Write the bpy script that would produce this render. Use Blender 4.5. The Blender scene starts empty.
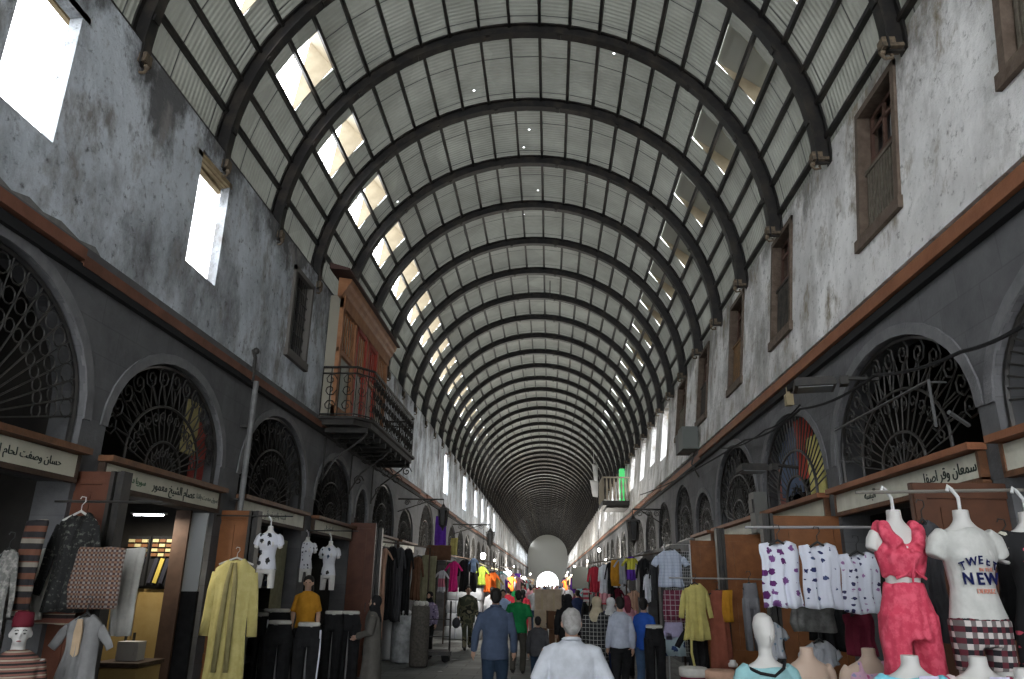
import bpy, math, random
from math import sin, cos, pi, radians, sqrt, atan2
from mathutils import Vector, Matrix, noise
from mathutils.geometry import tessellate_polygon
random.seed(7)
SC = bpy.context.scene
COL = SC.collection
V = Vector
# ------------------------------------------------------------------ camera
F, W, H, CZ = 740.0, 1024, 679, 1.9
s_ = V((550-512, -(583-339.5), -F)).normalized()
z_ = V((0, 1, 0)); z_ = (z_ - s_*z_.dot(s_)).normalized()
x_ = s_.cross(z_)
MC = Matrix((x_, s_, z_)).transposed()          # world axes written in camera axes
MW = MC.transposed()
cd = bpy.data.cameras.new('camera'); cam = bpy.data.objects.new('camera', cd); COL.objects.link(cam)
cd.sensor_width = 36; cd.lens = 36*F/W; cd.clip_end = 600; cd.clip_start = .05
cam.matrix_world = Matrix.Translation((0, 0, CZ)) @ MW.to_4x4()
SC.camera = cam
def ray(px, py): return (MW @ V((px-512, -(py-339.5), -F))).normalized()
def AX(px, py, X):
    w = ray(px, py); t = X/w.x; return V((X, w.y*t, CZ+w.z*t))
def AY(px, py, Y):
    w = ray(px, py); t = Y/w.y; return V((w.x*t, Y, CZ+w.z*t))
# ------------------------------------------------------------------ materials
MATS = {}
def mat(name, col, rough=.8, col2=None, scale=6, detail=4, lo=.35, hi=.65, bump=0, bscale=40, metal=0, spec=.3, trans=0, tri=None):
    if name in MATS: return MATS[name]
    m = bpy.data.materials.new(name); m.use_nodes = True
    nt = m.node_tree; N = nt.nodes; L = nt.links
    b = N['Principled BSDF']; b.inputs['Base Color'].default_value = (*col, 1)
    b.inputs['Roughness'].default_value = rough; b.inputs['Metallic'].default_value = metal
    b.inputs['Specular IOR Level'].default_value = spec
    tc = N.new('ShaderNodeTexCoord')
    if col2 is not None:
        n = N.new('ShaderNodeTexNoise'); n.inputs['Scale'].default_value = scale; n.inputs['Detail'].default_value = detail
        n.inputs['Roughness'].default_value = .6
        L.new(tc.outputs['Object'], n.inputs['Vector'])
        r = N.new('ShaderNodeValToRGB'); r.color_ramp.elements[0].position = lo; r.color_ramp.elements[1].position = hi
        r.color_ramp.elements[0].color = (*col, 1); r.color_ramp.elements[1].color = (*col2, 1)
        if tri is not None:
            e = r.color_ramp.elements.new((lo+hi)/2); e.color = (*tri, 1)
        L.new(n.outputs['Fac'], r.inputs['Fac']); L.new(r.outputs['Color'], b.inputs['Base Color'])
    if bump:
        n2 = N.new('ShaderNodeTexNoise'); n2.inputs['Scale'].default_value = bscale; n2.inputs['Detail'].default_value = 5
        L.new(tc.outputs['Object'], n2.inputs['Vector'])
        bp = N.new('ShaderNodeBump'); bp.inputs['Strength'].default_value = bump; bp.inputs['Distance'].default_value = .02
        L.new(n2.outputs['Fac'], bp.inputs['Height']); L.new(bp.outputs['Normal'], b.inputs['Normal'])
    MATS[name] = m; return m
def emat(name, col, st):
    m = bpy.data.materials.new(name); m.use_nodes = True
    b = m.node_tree.nodes['Principled BSDF']; b.inputs['Base Color'].default_value = (*col, 1)
    b.inputs['Emission Color'].default_value = (*col, 1); b.inputs['Emission Strength'].default_value = st
    return m
def mixnodes(m):
    nt = m.node_tree; return nt.nodes, nt.links, nt.nodes['Principled BSDF']
# ------------------------------------------------------------------ mesh builder
class MB:
    def __init__(s): s.v = []; s.f = []; s.m = []
    def add(s, vs, fs, mi=0):
        o = len(s.v); s.v += [tuple(p) for p in vs]; s.f += [tuple(i+o for i in f) for f in fs]; s.m += [mi]*len(fs); return s
    def box(s, c, d, rot=None, mi=0):
        c = V(c); h = V(d)/2; vs = []
        for sx in (-1, 1):
            for sy in (-1, 1):
                for sz in (-1, 1):
                    p = V((sx*h.x, sy*h.y, sz*h.z)); p = (rot @ p) if rot is not None else p; vs.append(c+p)
        return s.add(vs, [(0,1,3,2),(4,6,7,5),(0,4,5,1),(2,3,7,6),(0,2,6,4),(1,5,7,3)], mi)
    def hexa(s, a, b, mi=0):     # two quads a (4 pts), b (4 pts)
        return s.add(list(a)+list(b), [(3,2,1,0),(4,5,6,7),(0,1,5,4),(1,2,6,5),(2,3,7,6),(3,0,4,7)], mi)
    def tube(s, pts, r, n=6, mi=0, closed=False, flat=1.0, ref=None):
        pts = [V(p) for p in pts]; k = len(pts); rs = r if isinstance(r, (list, tuple)) else [r]*k
        rings = []; prev = None
        for i, p in enumerate(pts):
            if closed: t = pts[(i+1) % k]-pts[i-1]
            else: t = pts[min(i+1, k-1)]-pts[max(i-1, 0)]
            if t.length < 1e-9: t = V((0, 0, 1))
            t.normalize()
            if prev is None:
                a = V(ref) if ref is not None else (V((0, 0, 1)) if abs(t.z) < .9 else V((0, 1, 0)))
                u = (a - t*a.dot(t)).normalized()
            else: u = (prev - t*prev.dot(t)).normalized()
            prev = u; w = t.cross(u)
            rings.append([p + (u*cos(2*pi*j/n)*flat + w*sin(2*pi*j/n))*rs[i] for j in range(n)])
        return s.loft(rings, mi, cap=not closed, closed=closed)
    def loft(s, rings, mi=0, cap=True, closed=False):
        n = len(rings[0]); k = len(rings); vs = [p for r in rings for p in r]; fs = []
        for i in range(k if closed else k-1):
            a, b = i*n, ((i+1) % k)*n
            for j in range(n):
                j2 = (j+1) % n; fs.append((a+j, a+j2, b+j2, b+j))
        if cap: fs.append(tuple(reversed(range(n)))); fs.append(tuple((k-1)*n+j for j in range(n)))
        return s.add(vs, fs, mi)
    def rings(s, spec, n=16, mi=0, sup=2.0, cap=True):   # spec: (x,y,z,rx,ry)
        R = []
        for (x, y, z, rx, ry) in spec:
            r = []
            for j in range(n):
                a = 2*pi*j/n; ca, sa = cos(a), sin(a)
                r.append(V((x+rx*math.copysign(abs(ca)**(2/sup), ca), y+ry*math.copysign(abs(sa)**(2/sup), sa), z)))
            R.append(r)
        return s.loft(R, mi, cap=cap)
    def lathe(s, prof, c=(0, 0, 0), n=16, mi=0):
        return s.rings([(c[0], c[1], c[2]+z, r, r) for r, z in prof], n, mi)
    def ell(s, c, r, n=12, k=8, rot=None, mi=0):
        c = V(c); R = []
        for i in range(k+1):
            ph = -pi/2+pi*(i+.001)/(k+.002); ring = []
            for j in range(n):
                a = 2*pi*j/n; p = V((r[0]*cos(ph)*cos(a), r[1]*cos(ph)*sin(a), r[2]*sin(ph)))
                ring.append(c+(rot @ p if rot is not None else p))
            R.append(ring)
        return s.loft(R, mi)
    def slab(s, outer, holes, to3, t, mi=0):
        """flat polygon with holes; to3(u,v,d) maps to space, thickness t along d"""
        loops = [outer]+holes; tess = tessellate_polygon([[V((u, v, 0)) for u, v in lp] for lp in loops])
        flat = [p for lp in loops for p in lp]; n = len(flat)
        vs = [to3(u, v, 0) for u, v in flat]+[to3(u, v, t) for u, v in flat]; fs = [tuple(f) for f in tess]+[tuple(i+n for i in reversed(f)) for f in tess]
        o = 0
        for lp in loops:
            k = len(lp)
            for i in range(k):
                j = (i+1) % k; fs.append((o+i, o+j, o+j+n, o+i+n))
            o += k
        return s.add(vs, fs, mi)
    def mesh(s, name, mats, smooth=False):
        me = bpy.data.meshes.new(name); me.from_pydata(s.v, [], s.f)
        for m in (mats if isinstance(mats, (list, tuple)) else [mats]): me.materials.append(m)
        if any(s.m): me.polygons.foreach_set('material_index', s.m)
        if smooth: me.polygons.foreach_set('use_smooth', [True]*len(me.polygons))
        me.validate(); me.update(); return me
    def build(s, name, mats, parent=None, smooth=False, fix=True):
        me = s.mesh(name, mats, smooth)
        if fix:
            import bmesh
            bm = bmesh.new(); bm.from_mesh(me); bmesh.ops.recalc_face_normals(bm, faces=bm.faces[:]); bm.to_mesh(me); bm.free()
        o = bpy.data.objects.new(name, me); COL.objects.link(o)
        if parent: o.parent = parent
        return o
def tag(o, label=None, cat=None, group=None, kind=None):
    if label: o['label'] = label
    if cat: o['category'] = cat
    if group: o['group'] = group
    if kind: o['kind'] = kind
    return o
def empty(name, loc=(0, 0, 0), rz=0, label=None, cat=None, group=None, sc=1):
    o = bpy.data.objects.new(name, None); COL.objects.link(o); o.location = loc; o.rotation_euler = (0, 0, rz)
    o.scale = (sc, sc, sc) if not isinstance(sc, tuple) else sc; o.empty_display_size = .1
    return tag(o, label, cat, group)
def struct(name, mb, mats, smooth=False, label=None):
    o = mb.build(name, mats, None, smooth); tag(o, label, kind='structure'); return o
def kids(o): return [c for c in bpy.data.objects if c.parent == o]
def copy_tree(o, parent=None, cache={}):
    c = o.copy(); COL.objects.link(c); c.parent = parent
    if o.name not in cache: cache[o.name] = [k.name for k in kids(o)]
    for k in cache[o.name]: copy_tree(bpy.data.objects[k], c)
    return c
TMP = bpy.data.scenes.new('workbench')
def baked(o):
    TMP.collection.objects.link(o); vl = TMP.view_layers[0]; vl.update(); dg = vl.depsgraph
    me = bpy.data.meshes.new_from_object(o.evaluated_get(dg)); TMP.collection.objects.unlink(o); return me
def fuse(o, vox=.012, it=3):
    m = o.modifiers.new('r', 'REMESH'); m.mode = 'VOXEL'; m.voxel_size = vox; m.use_smooth_shade = True
    if it: k = o.modifiers.new('s', 'SMOOTH'); k.iterations = it; k.factor = .5
    me = baked(o)
    old = o.data; o.modifiers.clear(); o.data = me; me.name = o.name
    if not me.materials:
        for q in old.materials: me.materials.append(q)
    me.polygons.foreach_set('use_smooth', [True]*len(me.polygons))
    return o
def crinkle(o, amp=.006, sc=9, zs=.35):
    me = o.data; n = len(me.vertices); co = [0.0]*(3*n); no = [0.0]*(3*n)
    me.vertices.foreach_get('co', co); me.vertices.foreach_get('normal', no)
    for i in range(n):
        x, y, z = co[3*i:3*i+3]; k = amp*1.6*noise.noise(V((x*sc, y*sc, z*sc*zs)))
        for q in (0, 1, 2): co[3*i+q] += no[3*i+q]*k
    me.vertices.foreach_set('co', co); me.update()
    return o
# ------------------------------------------------------------------ world and view
w = bpy.data.worlds.new('sky'); SC.world = w; w.use_nodes = True
bg = w.node_tree.nodes['Background']; bg.inputs[0].default_value = (.93, .965, 1, 1); bg.inputs[1].default_value = 3.8
SC.view_settings.view_transform = 'Standard'; SC.view_settings.look = 'None'; SC.view_settings.gamma = 1; SC.view_settings.exposure = 1.0
SC.view_settings.use_curve_mapping = False
SC.cycles.max_bounces = 7; SC.cycles.diffuse_bounces = 6; SC.cycles.glossy_bounces = 2; SC.cycles.transmission_bounces = 3; SC.cycles.transparent_max_bounces = 6
SC.cycles.sample_clamp_indirect = 10
# ------------------------------------------------------------------ shell materials
def plaster(name, base, light, dark, brown, bs):
    m = mat(name, base, .9); N, L, b = mixnodes(m); tc = N['Texture Coordinate']
    def nz(sc, det, mapping=(1, 1, 1), r=.6):
        mp = N.new('ShaderNodeMapping'); mp.inputs['Scale'].default_value = mapping; L.new(tc.outputs['Object'], mp.inputs['Vector'])
        n = N.new('ShaderNodeTexNoise'); n.inputs['Scale'].default_value = sc; n.inputs['Detail'].default_value = det; n.inputs['Roughness'].default_value = r
        L.new(mp.outputs[0], n.inputs['Vector']); return n
    def ramp(src, a, bb, c0=(0, 0, 0), c1=(1, 1, 1)):
        r = N.new('ShaderNodeValToRGB'); r.color_ramp.elements[0].position = a; r.color_ramp.elements[1].position = bb
        r.color_ramp.elements[0].color = (*c0, 1); r.color_ramp.elements[1].color = (*c1, 1); L.new(src, r.inputs['Fac']); return r
    def mix(f, c1, c2):
        x = N.new('ShaderNodeMix'); x.data_type = 'RGBA'; L.new(f, x.inputs[0]); L.new(c1, x.inputs[6])
        if isinstance(c2, tuple): x.inputs[7].default_value = (*c2, 1)
        else: L.new(c2, x.inputs[7])
        return x.outputs[2]
    n1 = nz(.9, 8, (1, 1, .8)); c = ramp(n1.outputs['Fac'], .36, .6, base, light).outputs['Color']
    n2 = nz(.8, 10, (1, 1.0, .55), .72); c = mix(ramp(n2.outputs['Fac'], .47, .66).outputs['Color'], c, dark)
    sz = N.new('ShaderNodeSeparateXYZ'); L.new(tc.outputs['Object'], sz.inputs[0])
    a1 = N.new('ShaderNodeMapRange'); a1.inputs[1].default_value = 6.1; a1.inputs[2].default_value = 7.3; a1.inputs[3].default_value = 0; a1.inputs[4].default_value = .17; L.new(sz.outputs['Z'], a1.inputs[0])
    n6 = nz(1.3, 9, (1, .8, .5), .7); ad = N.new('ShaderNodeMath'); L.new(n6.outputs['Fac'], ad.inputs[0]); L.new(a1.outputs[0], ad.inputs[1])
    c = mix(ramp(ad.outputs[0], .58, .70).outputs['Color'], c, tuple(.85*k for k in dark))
    n3 = nz(1.7, 9, (1, 1.2, .7), .7); c = mix(ramp(n3.outputs['Fac'], .53, .66).outputs['Color'], c, brown)
    n4 = nz(9, 8, (1, 1, 1), .75); c = mix(ramp(n4.outputs['Fac'], .555, .70).outputs['Color'], c, tuple(.6*k for k in dark))
    L.new(c, b.inputs['Base Color'])
    bp = N.new('ShaderNodeBump'); bp.inputs['Strength'].default_value = bs*1.5; bp.inputs['Distance'].default_value = .06
    n5 = nz(3.5, 10, r=.68); L.new(n5.outputs['Fac'], bp.inputs['Height']); L.new(bp.outputs['Normal'], b.inputs['Normal'])
    return m
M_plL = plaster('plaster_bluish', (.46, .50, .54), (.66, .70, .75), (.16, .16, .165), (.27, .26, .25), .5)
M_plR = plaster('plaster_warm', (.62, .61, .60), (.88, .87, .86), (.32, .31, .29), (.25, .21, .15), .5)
def stone(name, c1, c2, mort):
    m = mat(name, c1, .85, c2, 2.2, 8, .3, .7); N, L, b = mixnodes(m); tc = N['Texture Coordinate']
    mp = N.new('ShaderNodeMapping'); mp.inputs['Rotation'].default_value = (0, -pi/2, -pi/2)
    sx = N.new('ShaderNodeSeparateXYZ'); L.new(tc.outputs['Object'], sx.inputs[0])
    cx = N.new('ShaderNodeCombineXYZ'); L.new(sx.outputs['Y'], cx.inputs['X']); L.new(sx.outputs['Z'], cx.inputs['Y'])
    br = N.new('ShaderNodeTexBrick'); br.inputs['Scale'].default_value = 1; br.inputs['Brick Width'].default_value = .62; br.inputs['Row Height'].default_value = .3
    br.inputs['Mortar Size'].default_value = .006; br.inputs['Color1'].default_value = (1, 1, 1, 1); br.inputs['Color2'].default_value = (.82, .82, .82, 1); br.inputs['Mortar'].default_value = (*mort, 1)
    L.new(cx.outputs[0], br.inputs['Vector'])
    mx = N.new('ShaderNodeMix'); mx.data_type = 'RGBA'; mx.blend_type = 'MULTIPLY'; mx.inputs[0].default_value = .8
    src = b.inputs['Base Color'].links[0].from_socket; L.new(src, mx.inputs[6]); L.new(br.outputs['Color'], mx.inputs[7]); L.new(mx.outputs[2], b.inputs['Base Color'])
    bp = N.new('ShaderNodeBump'); bp.inputs['Strength'].default_value = .6; bp.inputs['Distance'].default_value = .02
    n = N.new('ShaderNodeTexNoise'); n.inputs['Scale'].default_value = 12; n.inputs['Detail'].default_value = 8; L.new(tc.outputs['Object'], n.inputs['Vector'])
    L.new(n.outputs['Fac'], bp.inputs['Height']); L.new(bp.outputs['Normal'], b.inputs['Normal'])
    return m
M_stone = stone('dark_stone', (.088, .089, .094), (.145, .145, .15), (.75, .75, .75))
M_surr = mat('arch_stone', (.13, .13, .135), .85, (.18, .18, .185), 5, 6, bump=.4)
M_iron = mat('black_iron', (.028, .028, .028), .5, (.05, .045, .04), 8, metal=.3, spec=.4)
M_ironb = mat('railing_black_iron', (.012, .012, .012), .6, (.03, .026, .022), 8)
M_rib = mat('rib_steel', (.016, .015, .015), .5, (.055, .045, .036), 3, 6, .45, .7, metal=.3, spec=.45)
M_wood = mat('brown_wood', (.10, .045, .022), .6, (.17, .075, .035), 7, 8, bump=.2)
M_beam = mat('red_brown_beam', (.20, .075, .035), .65, (.29, .115, .055), 3, 8, bump=.2)
M_dkwood = mat('dark_wood', (.045, .03, .022), .7, (.08, .05, .035), 6, 8, bump=.2)
M_old = mat('weathered_shutter_wood', (.085, .06, .045), .8, (.14, .105, .08), 9, 8, bump=.4)
M_black = mat('black_void_paint', (.012, .012, .013), .9)
M_gnd = mat('grey_paving', (.13, .135, .135), .75, (.22, .225, .22), 1.3, 8, .3, .7)
def pave(m):
    N, L, b = mixnodes(m); tc = N['Texture Coordinate']
    br = N.new('ShaderNodeTexBrick'); br.inputs['Scale'].default_value = 1; br.inputs['Brick Width'].default_value = .8; br.inputs['Row Height'].default_value = .45
    br.inputs['Mortar Size'].default_value = .012; br.inputs['Color1'].default_value = (1, 1, 1, 1); br.inputs['Color2'].default_value = (.8, .8, .8, 1); br.inputs['Mortar'].default_value = (.45, .45, .45, 1)
    L.new(tc.outputs['Object'], br.inputs['Vector'])
    mx = N.new('ShaderNodeMix'); mx.data_type = 'RGBA'; mx.blend_type = 'MULTIPLY'; mx.inputs[0].default_value = 1
    src = b.inputs['Base Color'].links[0].from_socket; L.new(src, mx.inputs[6]); L.new(br.outputs['Color'], mx.inputs[7]); L.new(mx.outputs[2], b.inputs['Base Color'])
    bp = N.new('ShaderNodeBump'); bp.inputs['Strength'].default_value = .5; bp.inputs['Distance'].default_value = .01
    L.new(br.outputs['Fac'], bp.inputs['Height']); bp.invert = True; L.new(bp.outputs['Normal'], b.inputs['Normal'])
pave(M_gnd)
# corrugated roof sheet with seams and a few nail holes that let the sky through
HOLES = [(12.12, 104.5), (13.64, 89.8), (14.32, 91.7), (16.23, 87.7), (17.48, 93.2), (14.53, 136.0), (10.9, 67), (19.2, 84), (12.9, 124), (15.6, 71)]
RA, RB, RX, RZ = 4.07, 3.98, -.46, 7.14
def roofmat(nm, tl):
    m = mat(nm, (.25, .255, .22), .55, (.36, .365, .32), 1.6, 6, .3, .7, spec=.35); N, L, b = mixnodes(m); tc = N['Texture Coordinate']
    sp = N.new('ShaderNodeSeparateXYZ'); L.new(tc.outputs['Object'], sp.inputs[0])
    def mth(op, a, bb=None):
        n = N.new('ShaderNodeMath'); n.operation = op
        for i, q in enumerate((a, bb)):
            if q is None: continue
            if isinstance(q, (int, float)): n.inputs[i].default_value = q
            else: L.new(q, n.inputs[i])
        return n.outputs[0]
    y = sp.outputs['Y']
    wave = mth('SINE', mth('MULTIPLY', y, 2*pi/.085))
    fr = mth('FRACT', mth('MULTIPLY', mth('ADD', y, .12), 1/1.04)); seam = mth('LESS_THAN', fr, .022)
    # sheet to sheet tone
    cell = N.new('ShaderNodeTexVoronoi'); cell.inputs['Scale'].default_value = .8; L.new(tc.outputs['Object'], cell.inputs['Vector'])
    src = b.inputs['Base Color'].links[0].from_socket
    m1 = N.new('ShaderNodeMix'); m1.data_type = 'RGBA'; m1.blend_type = 'MULTIPLY'; m1.inputs[0].default_value = .6; L.new(src, m1.inputs[6])
    bw = N.new('ShaderNodeRGBToBW'); L.new(cell.outputs['Color'], bw.inputs[0])
    cr = N.new('ShaderNodeValToRGB'); cr.color_ramp.elements[0].color = (.6, .6, .6, 1); L.new(bw.outputs[0], cr.inputs[0]); L.new(cr.outputs[0], m1.inputs[7])
    m2 = N.new('ShaderNodeMix'); m2.data_type = 'RGBA'; L.new(seam, m2.inputs[0]); L.new(m1.outputs[2], m2.inputs[6]); m2.inputs[7].default_value = (.05, .05, .05, 1)
    L.new(m2.outputs[2], b.inputs['Base Color'])
    bp = N.new('ShaderNodeBump'); bp.inputs['Strength'].default_value = 1; bp.inputs['Distance'].default_value = .005; L.new(wave, bp.inputs['Height']); L.new(bp.outputs['Normal'], b.inputs['Normal'])
    hole = None
    for (hy, th) in HOLES:
        p = (RX+RA*cos(radians(th)), hy, RZ+RB*sin(radians(th)))
        vm = N.new('ShaderNodeVectorMath'); vm.operation = 'DISTANCE'; L.new(tc.outputs['Object'], vm.inputs[0]); vm.inputs[1].default_value = p
        q = mth('LESS_THAN', vm.outputs['Value'], .022); hole = q if hole is None else mth('MAXIMUM', hole, q)
    tr = N.new('ShaderNodeBsdfTransparent'); ms = N.new('ShaderNodeMixShader'); L.new(hole, ms.inputs[0])
    tb = N.new('ShaderNodeBsdfTranslucent'); L.new(m2.outputs[2], tb.inputs['Color']); ma = N.new('ShaderNodeMixShader'); ma.inputs[0].default_value = tl  # translucency added so the sheets glow and light the street evenly
    L.new(b.outputs[0], ma.inputs[1]); L.new(tb.outputs[0], ma.inputs[2]); L.new(ma.outputs[0], ms.inputs[1]); L.new(tr.outputs[0], ms.inputs[2])
    L.new(ms.outputs[0], N['Material Output'].inputs['Surface'])
    return m
M_roof = roofmat('corrugated_roof_sheet', .06)
M_roofd = mat('shade_tinted_roof_sheet', (.15, .145, .13), .6, (.26, .25, .22), 1.5, 6)  # darker colour paints in the shade of the vault without dormers
M_roofp = roofmat('brightened_roof_sheet', .16)  # same sheet, stronger glow put in to brighten the far bays
M_tan = mat('aged_sheet_tan', (.30, .25, .17), .6, (.40, .34, .24), 3, 5)
# ------------------------------------------------------------------ street
YE, YB = 152.0, -8.5
XL, XR = -4.3, 3.38
def XRz(z): return 3.38 if z < 4.75 else 3.31+.105*(z-4.75)
struct('floor', MB().box((RX, YE/2-3, -.1), (22, YE+10, .2)), M_gnd)
def arch(y0, y1, z0, zt, n=14):
    c = (y0+y1)/2; a = (y1-y0)/2; h = zt-z0; st = min(.25*h, .3)
    pts = [(y0, z0), (y1, z0)]
    for i in range(n+1):
        t = pi*i/n; pts.append((c+a*cos(t), z0+st+(h-st)*sin(t)))
    return pts
LUNL = [(-6, -3.4, 4.3), (-2.8, -.1, 4.3), (.5, 3.2, 4.3), (3.75, 6.5, 4.42), (6.88, 9.5, 4.22), (10.13, 13.0, 4.36), (13.55, 16.2, 4.22), (16.5, 17.65, 3.88), (18.2, 20.8, 4.3), (21.4, 23.8, 3.95), (24.9, 28.1, 4.5)]
LUNR = [(-7, -4.2, 4.3), (-3.8, -1, 4.3), (-.6, 2.2, 4.3), (2.6, 5.66, 4.15), (5.9, 8.95, 4.28), (9.3, 12.1, 4.25), (12.45, 15.5, 4.38), (15.95, 17.8, 3.86), (18.2, 20.8, 4.35), (21.5, 24.0, 4.25)]
y = 28.9
while y < 140: LUNL.append((y, y+2.7, 4.25)); y += 3.2
y = 24.6
while y < 140: LUNR.append((y, y+2.7, 4.25)); y += 3.2
ZL = 2.97
def lower(name, X, L, sgn):
    outer = [(YB, 0), (YE, 0), (YE, 4.8), (YB, 4.8)]; holes = []
    for (a, b, zt) in L:
        holes.append(arch(a, b, ZL, zt)); s = max(0, 0)
        holes.append([(a-.02, .02), (b+.02, .02), (b+.02, 2.7), (a-.02, 2.7)])
    return struct(name, MB().slab(outer, holes, lambda u, v, d: (X+sgn*d, u, v), .32), M_stone)
lower('wall_left_lower', XL, LUNL, -1); lower('wall_right_lower', XR, LUNR, 1)
WINL = [(-5, -4, 5.47, 6.9), (-.5, .6, 5.47, 6.9), (4.65, 5.38, 5.47, 6.8), (7.85, 8.66, 5.47, 6.98), (11.3, 12.3, 5.4, 6.95), (30.3, 31.6, 5.33, 7.05), (37.2, 38.8, 5.33, 7.1), (43.2, 44.8, 5.5, 7.1), (47.8, 49.4, 5.5, 7.1), (52.3, 54, 5.5, 7.1), (58, 60, 5.5, 7.1)]
WINR = [(-4, -3, 5.47, 6.9), (.5, 1.6, 5.47, 6.9), (3.85, 4.83, 5.5, 7.1), (6.53, 7.54, 5.42, 7.1), (9.92, 10.94, 5.35, 7.08), (12.74, 13.8, 5.33, 7.08), (15.85, 17.0, 5.38, 7.08), (18.66, 20.05, 5.6, 7.1), (21.8, 23.0, 5.5, 7.1), (24.4, 25.6, 5.7, 7.1), (27.3, 28.6, 5.6, 7.1), (30.9, 32.4, 5.65, 7.1), (36.5, 38.2, 5.9, 7.1), (41, 43, 5.6, 7.1), (46, 48, 5.6, 7.1), (52, 54, 5.5, 7.1)]
for q in range(11): WINL.append((100+4.2*q, 102+4.2*q, 5.4, 7.0)); WINR.append((98+4.2*q, 100+4.2*q, 5.4, 7.0))
def rect(a, b, c, d): return [(a, c), (b, c), (b, d), (a, d)]
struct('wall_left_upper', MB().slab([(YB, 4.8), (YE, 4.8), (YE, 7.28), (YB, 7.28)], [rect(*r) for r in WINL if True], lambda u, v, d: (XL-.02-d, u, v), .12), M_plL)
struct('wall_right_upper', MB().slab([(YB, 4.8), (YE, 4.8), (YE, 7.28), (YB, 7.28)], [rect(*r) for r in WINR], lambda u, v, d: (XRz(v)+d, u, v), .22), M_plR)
# patch of bare grey masonry above the beam, left
# shop interiors: dark rooms behind the lower walls
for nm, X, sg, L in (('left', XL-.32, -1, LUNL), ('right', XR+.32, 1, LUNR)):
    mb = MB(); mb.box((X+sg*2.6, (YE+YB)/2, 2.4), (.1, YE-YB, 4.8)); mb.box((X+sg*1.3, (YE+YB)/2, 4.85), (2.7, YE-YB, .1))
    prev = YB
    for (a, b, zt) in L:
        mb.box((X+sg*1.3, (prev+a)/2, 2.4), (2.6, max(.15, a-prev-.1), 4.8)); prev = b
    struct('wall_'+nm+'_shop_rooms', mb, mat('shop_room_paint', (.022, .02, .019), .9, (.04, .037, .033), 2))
# red brown beam on the wall joint
for side, X, sg in (('left', XL, 1), ('right', XR, -1)):
    mb = MB(); y = YB; i = 0
    brk = {('left'): [5.95, 13.35, 24.3, 25.6, 34, 44, 60, 80], 'right': [16.5, 22.5, 30, 42, 60, 80]}[side]+[YE]
    for bk in brk:
        d = .11 if i % 2 == 0 else .08; z = 4.66 if i % 2 == 0 else 4.62
        mb.box((X+sg*(d/2+.0), (y+bk)/2, z), (d, bk-y-.03, .13 if side == 'right' else .105)); y = bk; i += 1
    struct('trim_'+side+'_beam', mb, M_beam if side == 'right' else mat('aged_brown_beam', (.12, .05, .03), .7, (.19, .08, .05), 3, 8, bump=.2))
    mb = MB().box((X+sg*.035, YE/2-1, 4.54), (.07, YE, .09)); struct('trim_'+side+'_gutter', mb, M_black)
# ------------------------------------------------------------------ vault
TH0, DT = 11.0, 7.5
ths = [0, 3.5]+[TH0+DT*i for i in range(23)]+[180]
RIBY = [6.32+2.08*k for k in range(-7, 71)]
def P(th, y, e=0): return (RX+(RA+e)*cos(radians(th)), y, RZ+(RB+e)*sin(radians(th)))
mb = MB(); fs = []; dorm = []
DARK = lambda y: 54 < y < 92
for bi in range(len(RIBY)-1):
    y0, y1 = RIBY[bi], RIBY[bi+1]; ds = [y0, y0+.62, y0+1.48, y1]
    has = not DARK(y0) 
    for ti in range(len(ths)-1):
        t0, t1 = ths[ti], ths[ti+1]; tm = (t0+t1)/2
        inL = 138.4 < tm < 154; inR = 26 < tm < 41.2
        for k in range(3):
            if k == 1 and has and (inL or inR): continue
            a, b = ds[k], ds[k+1]
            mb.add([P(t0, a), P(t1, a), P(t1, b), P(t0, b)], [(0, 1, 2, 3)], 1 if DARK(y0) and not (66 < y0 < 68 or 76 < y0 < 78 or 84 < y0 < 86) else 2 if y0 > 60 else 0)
    if has: dorm.append(ds[1])
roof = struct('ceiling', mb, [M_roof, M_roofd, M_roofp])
import bmesh
bm = bmesh.new(); bm.from_mesh(roof.data); bmesh.ops.remove_doubles(bm, verts=bm.verts[:], dist=.0005); bmesh.ops.recalc_face_normals(bm, faces=bm.faces[:])
for f in bm.faces: f.smooth = True
bm.to_mesh(roof.data); bm.free()
# dormer hoods
def dormer(sgn):
    t_lo, t_hi = (153.5, 138.5) if sgn < 0 else (26, 41)
    root = []
    lo = V(P(t_lo, 0, .03)); hi = V(P(t_hi, 0, .03))
    mbx = MB(); w = .86
    top_out = hi+V((sgn*.42, 0, .52)) if sgn < 0 else lo+V((.30, 0, .16))     # hood edge
    def q(p, y): return V((p.x, y, p.z))
    th = .02
    a = [q(hi, 0), q(hi, w), q(top_out, w), q(top_out, 0)]
    mbx.hexa(a, [p+V((0, 0, th)) for p in a])
    ck = MB()
    for yy in ((w,) if sgn < 0 else (0, w)):
        tri = [q(lo, yy), q(hi, yy), q(top_out, yy)]; o = V((0, .015, 0)); t2 = [p+o for p in tri]
        ck.add(tri+t2, [(0, 1, 2), (5, 4, 3), (0, 3, 4, 1), (1, 4, 5, 2), (2, 5, 3, 0)])
    ck.tube([q(lo, w*.55), q(top_out, w*.6)], .012, 5)
    return mbx, ck
protoD = {}
for sgn, side in ((-1, 'left'), (1, 'right')):
    for i, y in enumerate(dorm):
        r = empty('roof_dormer', (0, y, 0)); tag(r, kind='structure')
        if i == 0:
            a, b = dormer(sgn); h = a.build('hood', M_tan if sgn < 0 else mat('hood_grey', (.36, .36, .31), .6), r); c = b.build('cheek', M_tan, r); protoD[sgn] = (h, c)
        else:
            for p in protoD[sgn]: k = p.copy(); COL.objects.link(k); k.parent = r
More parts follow.
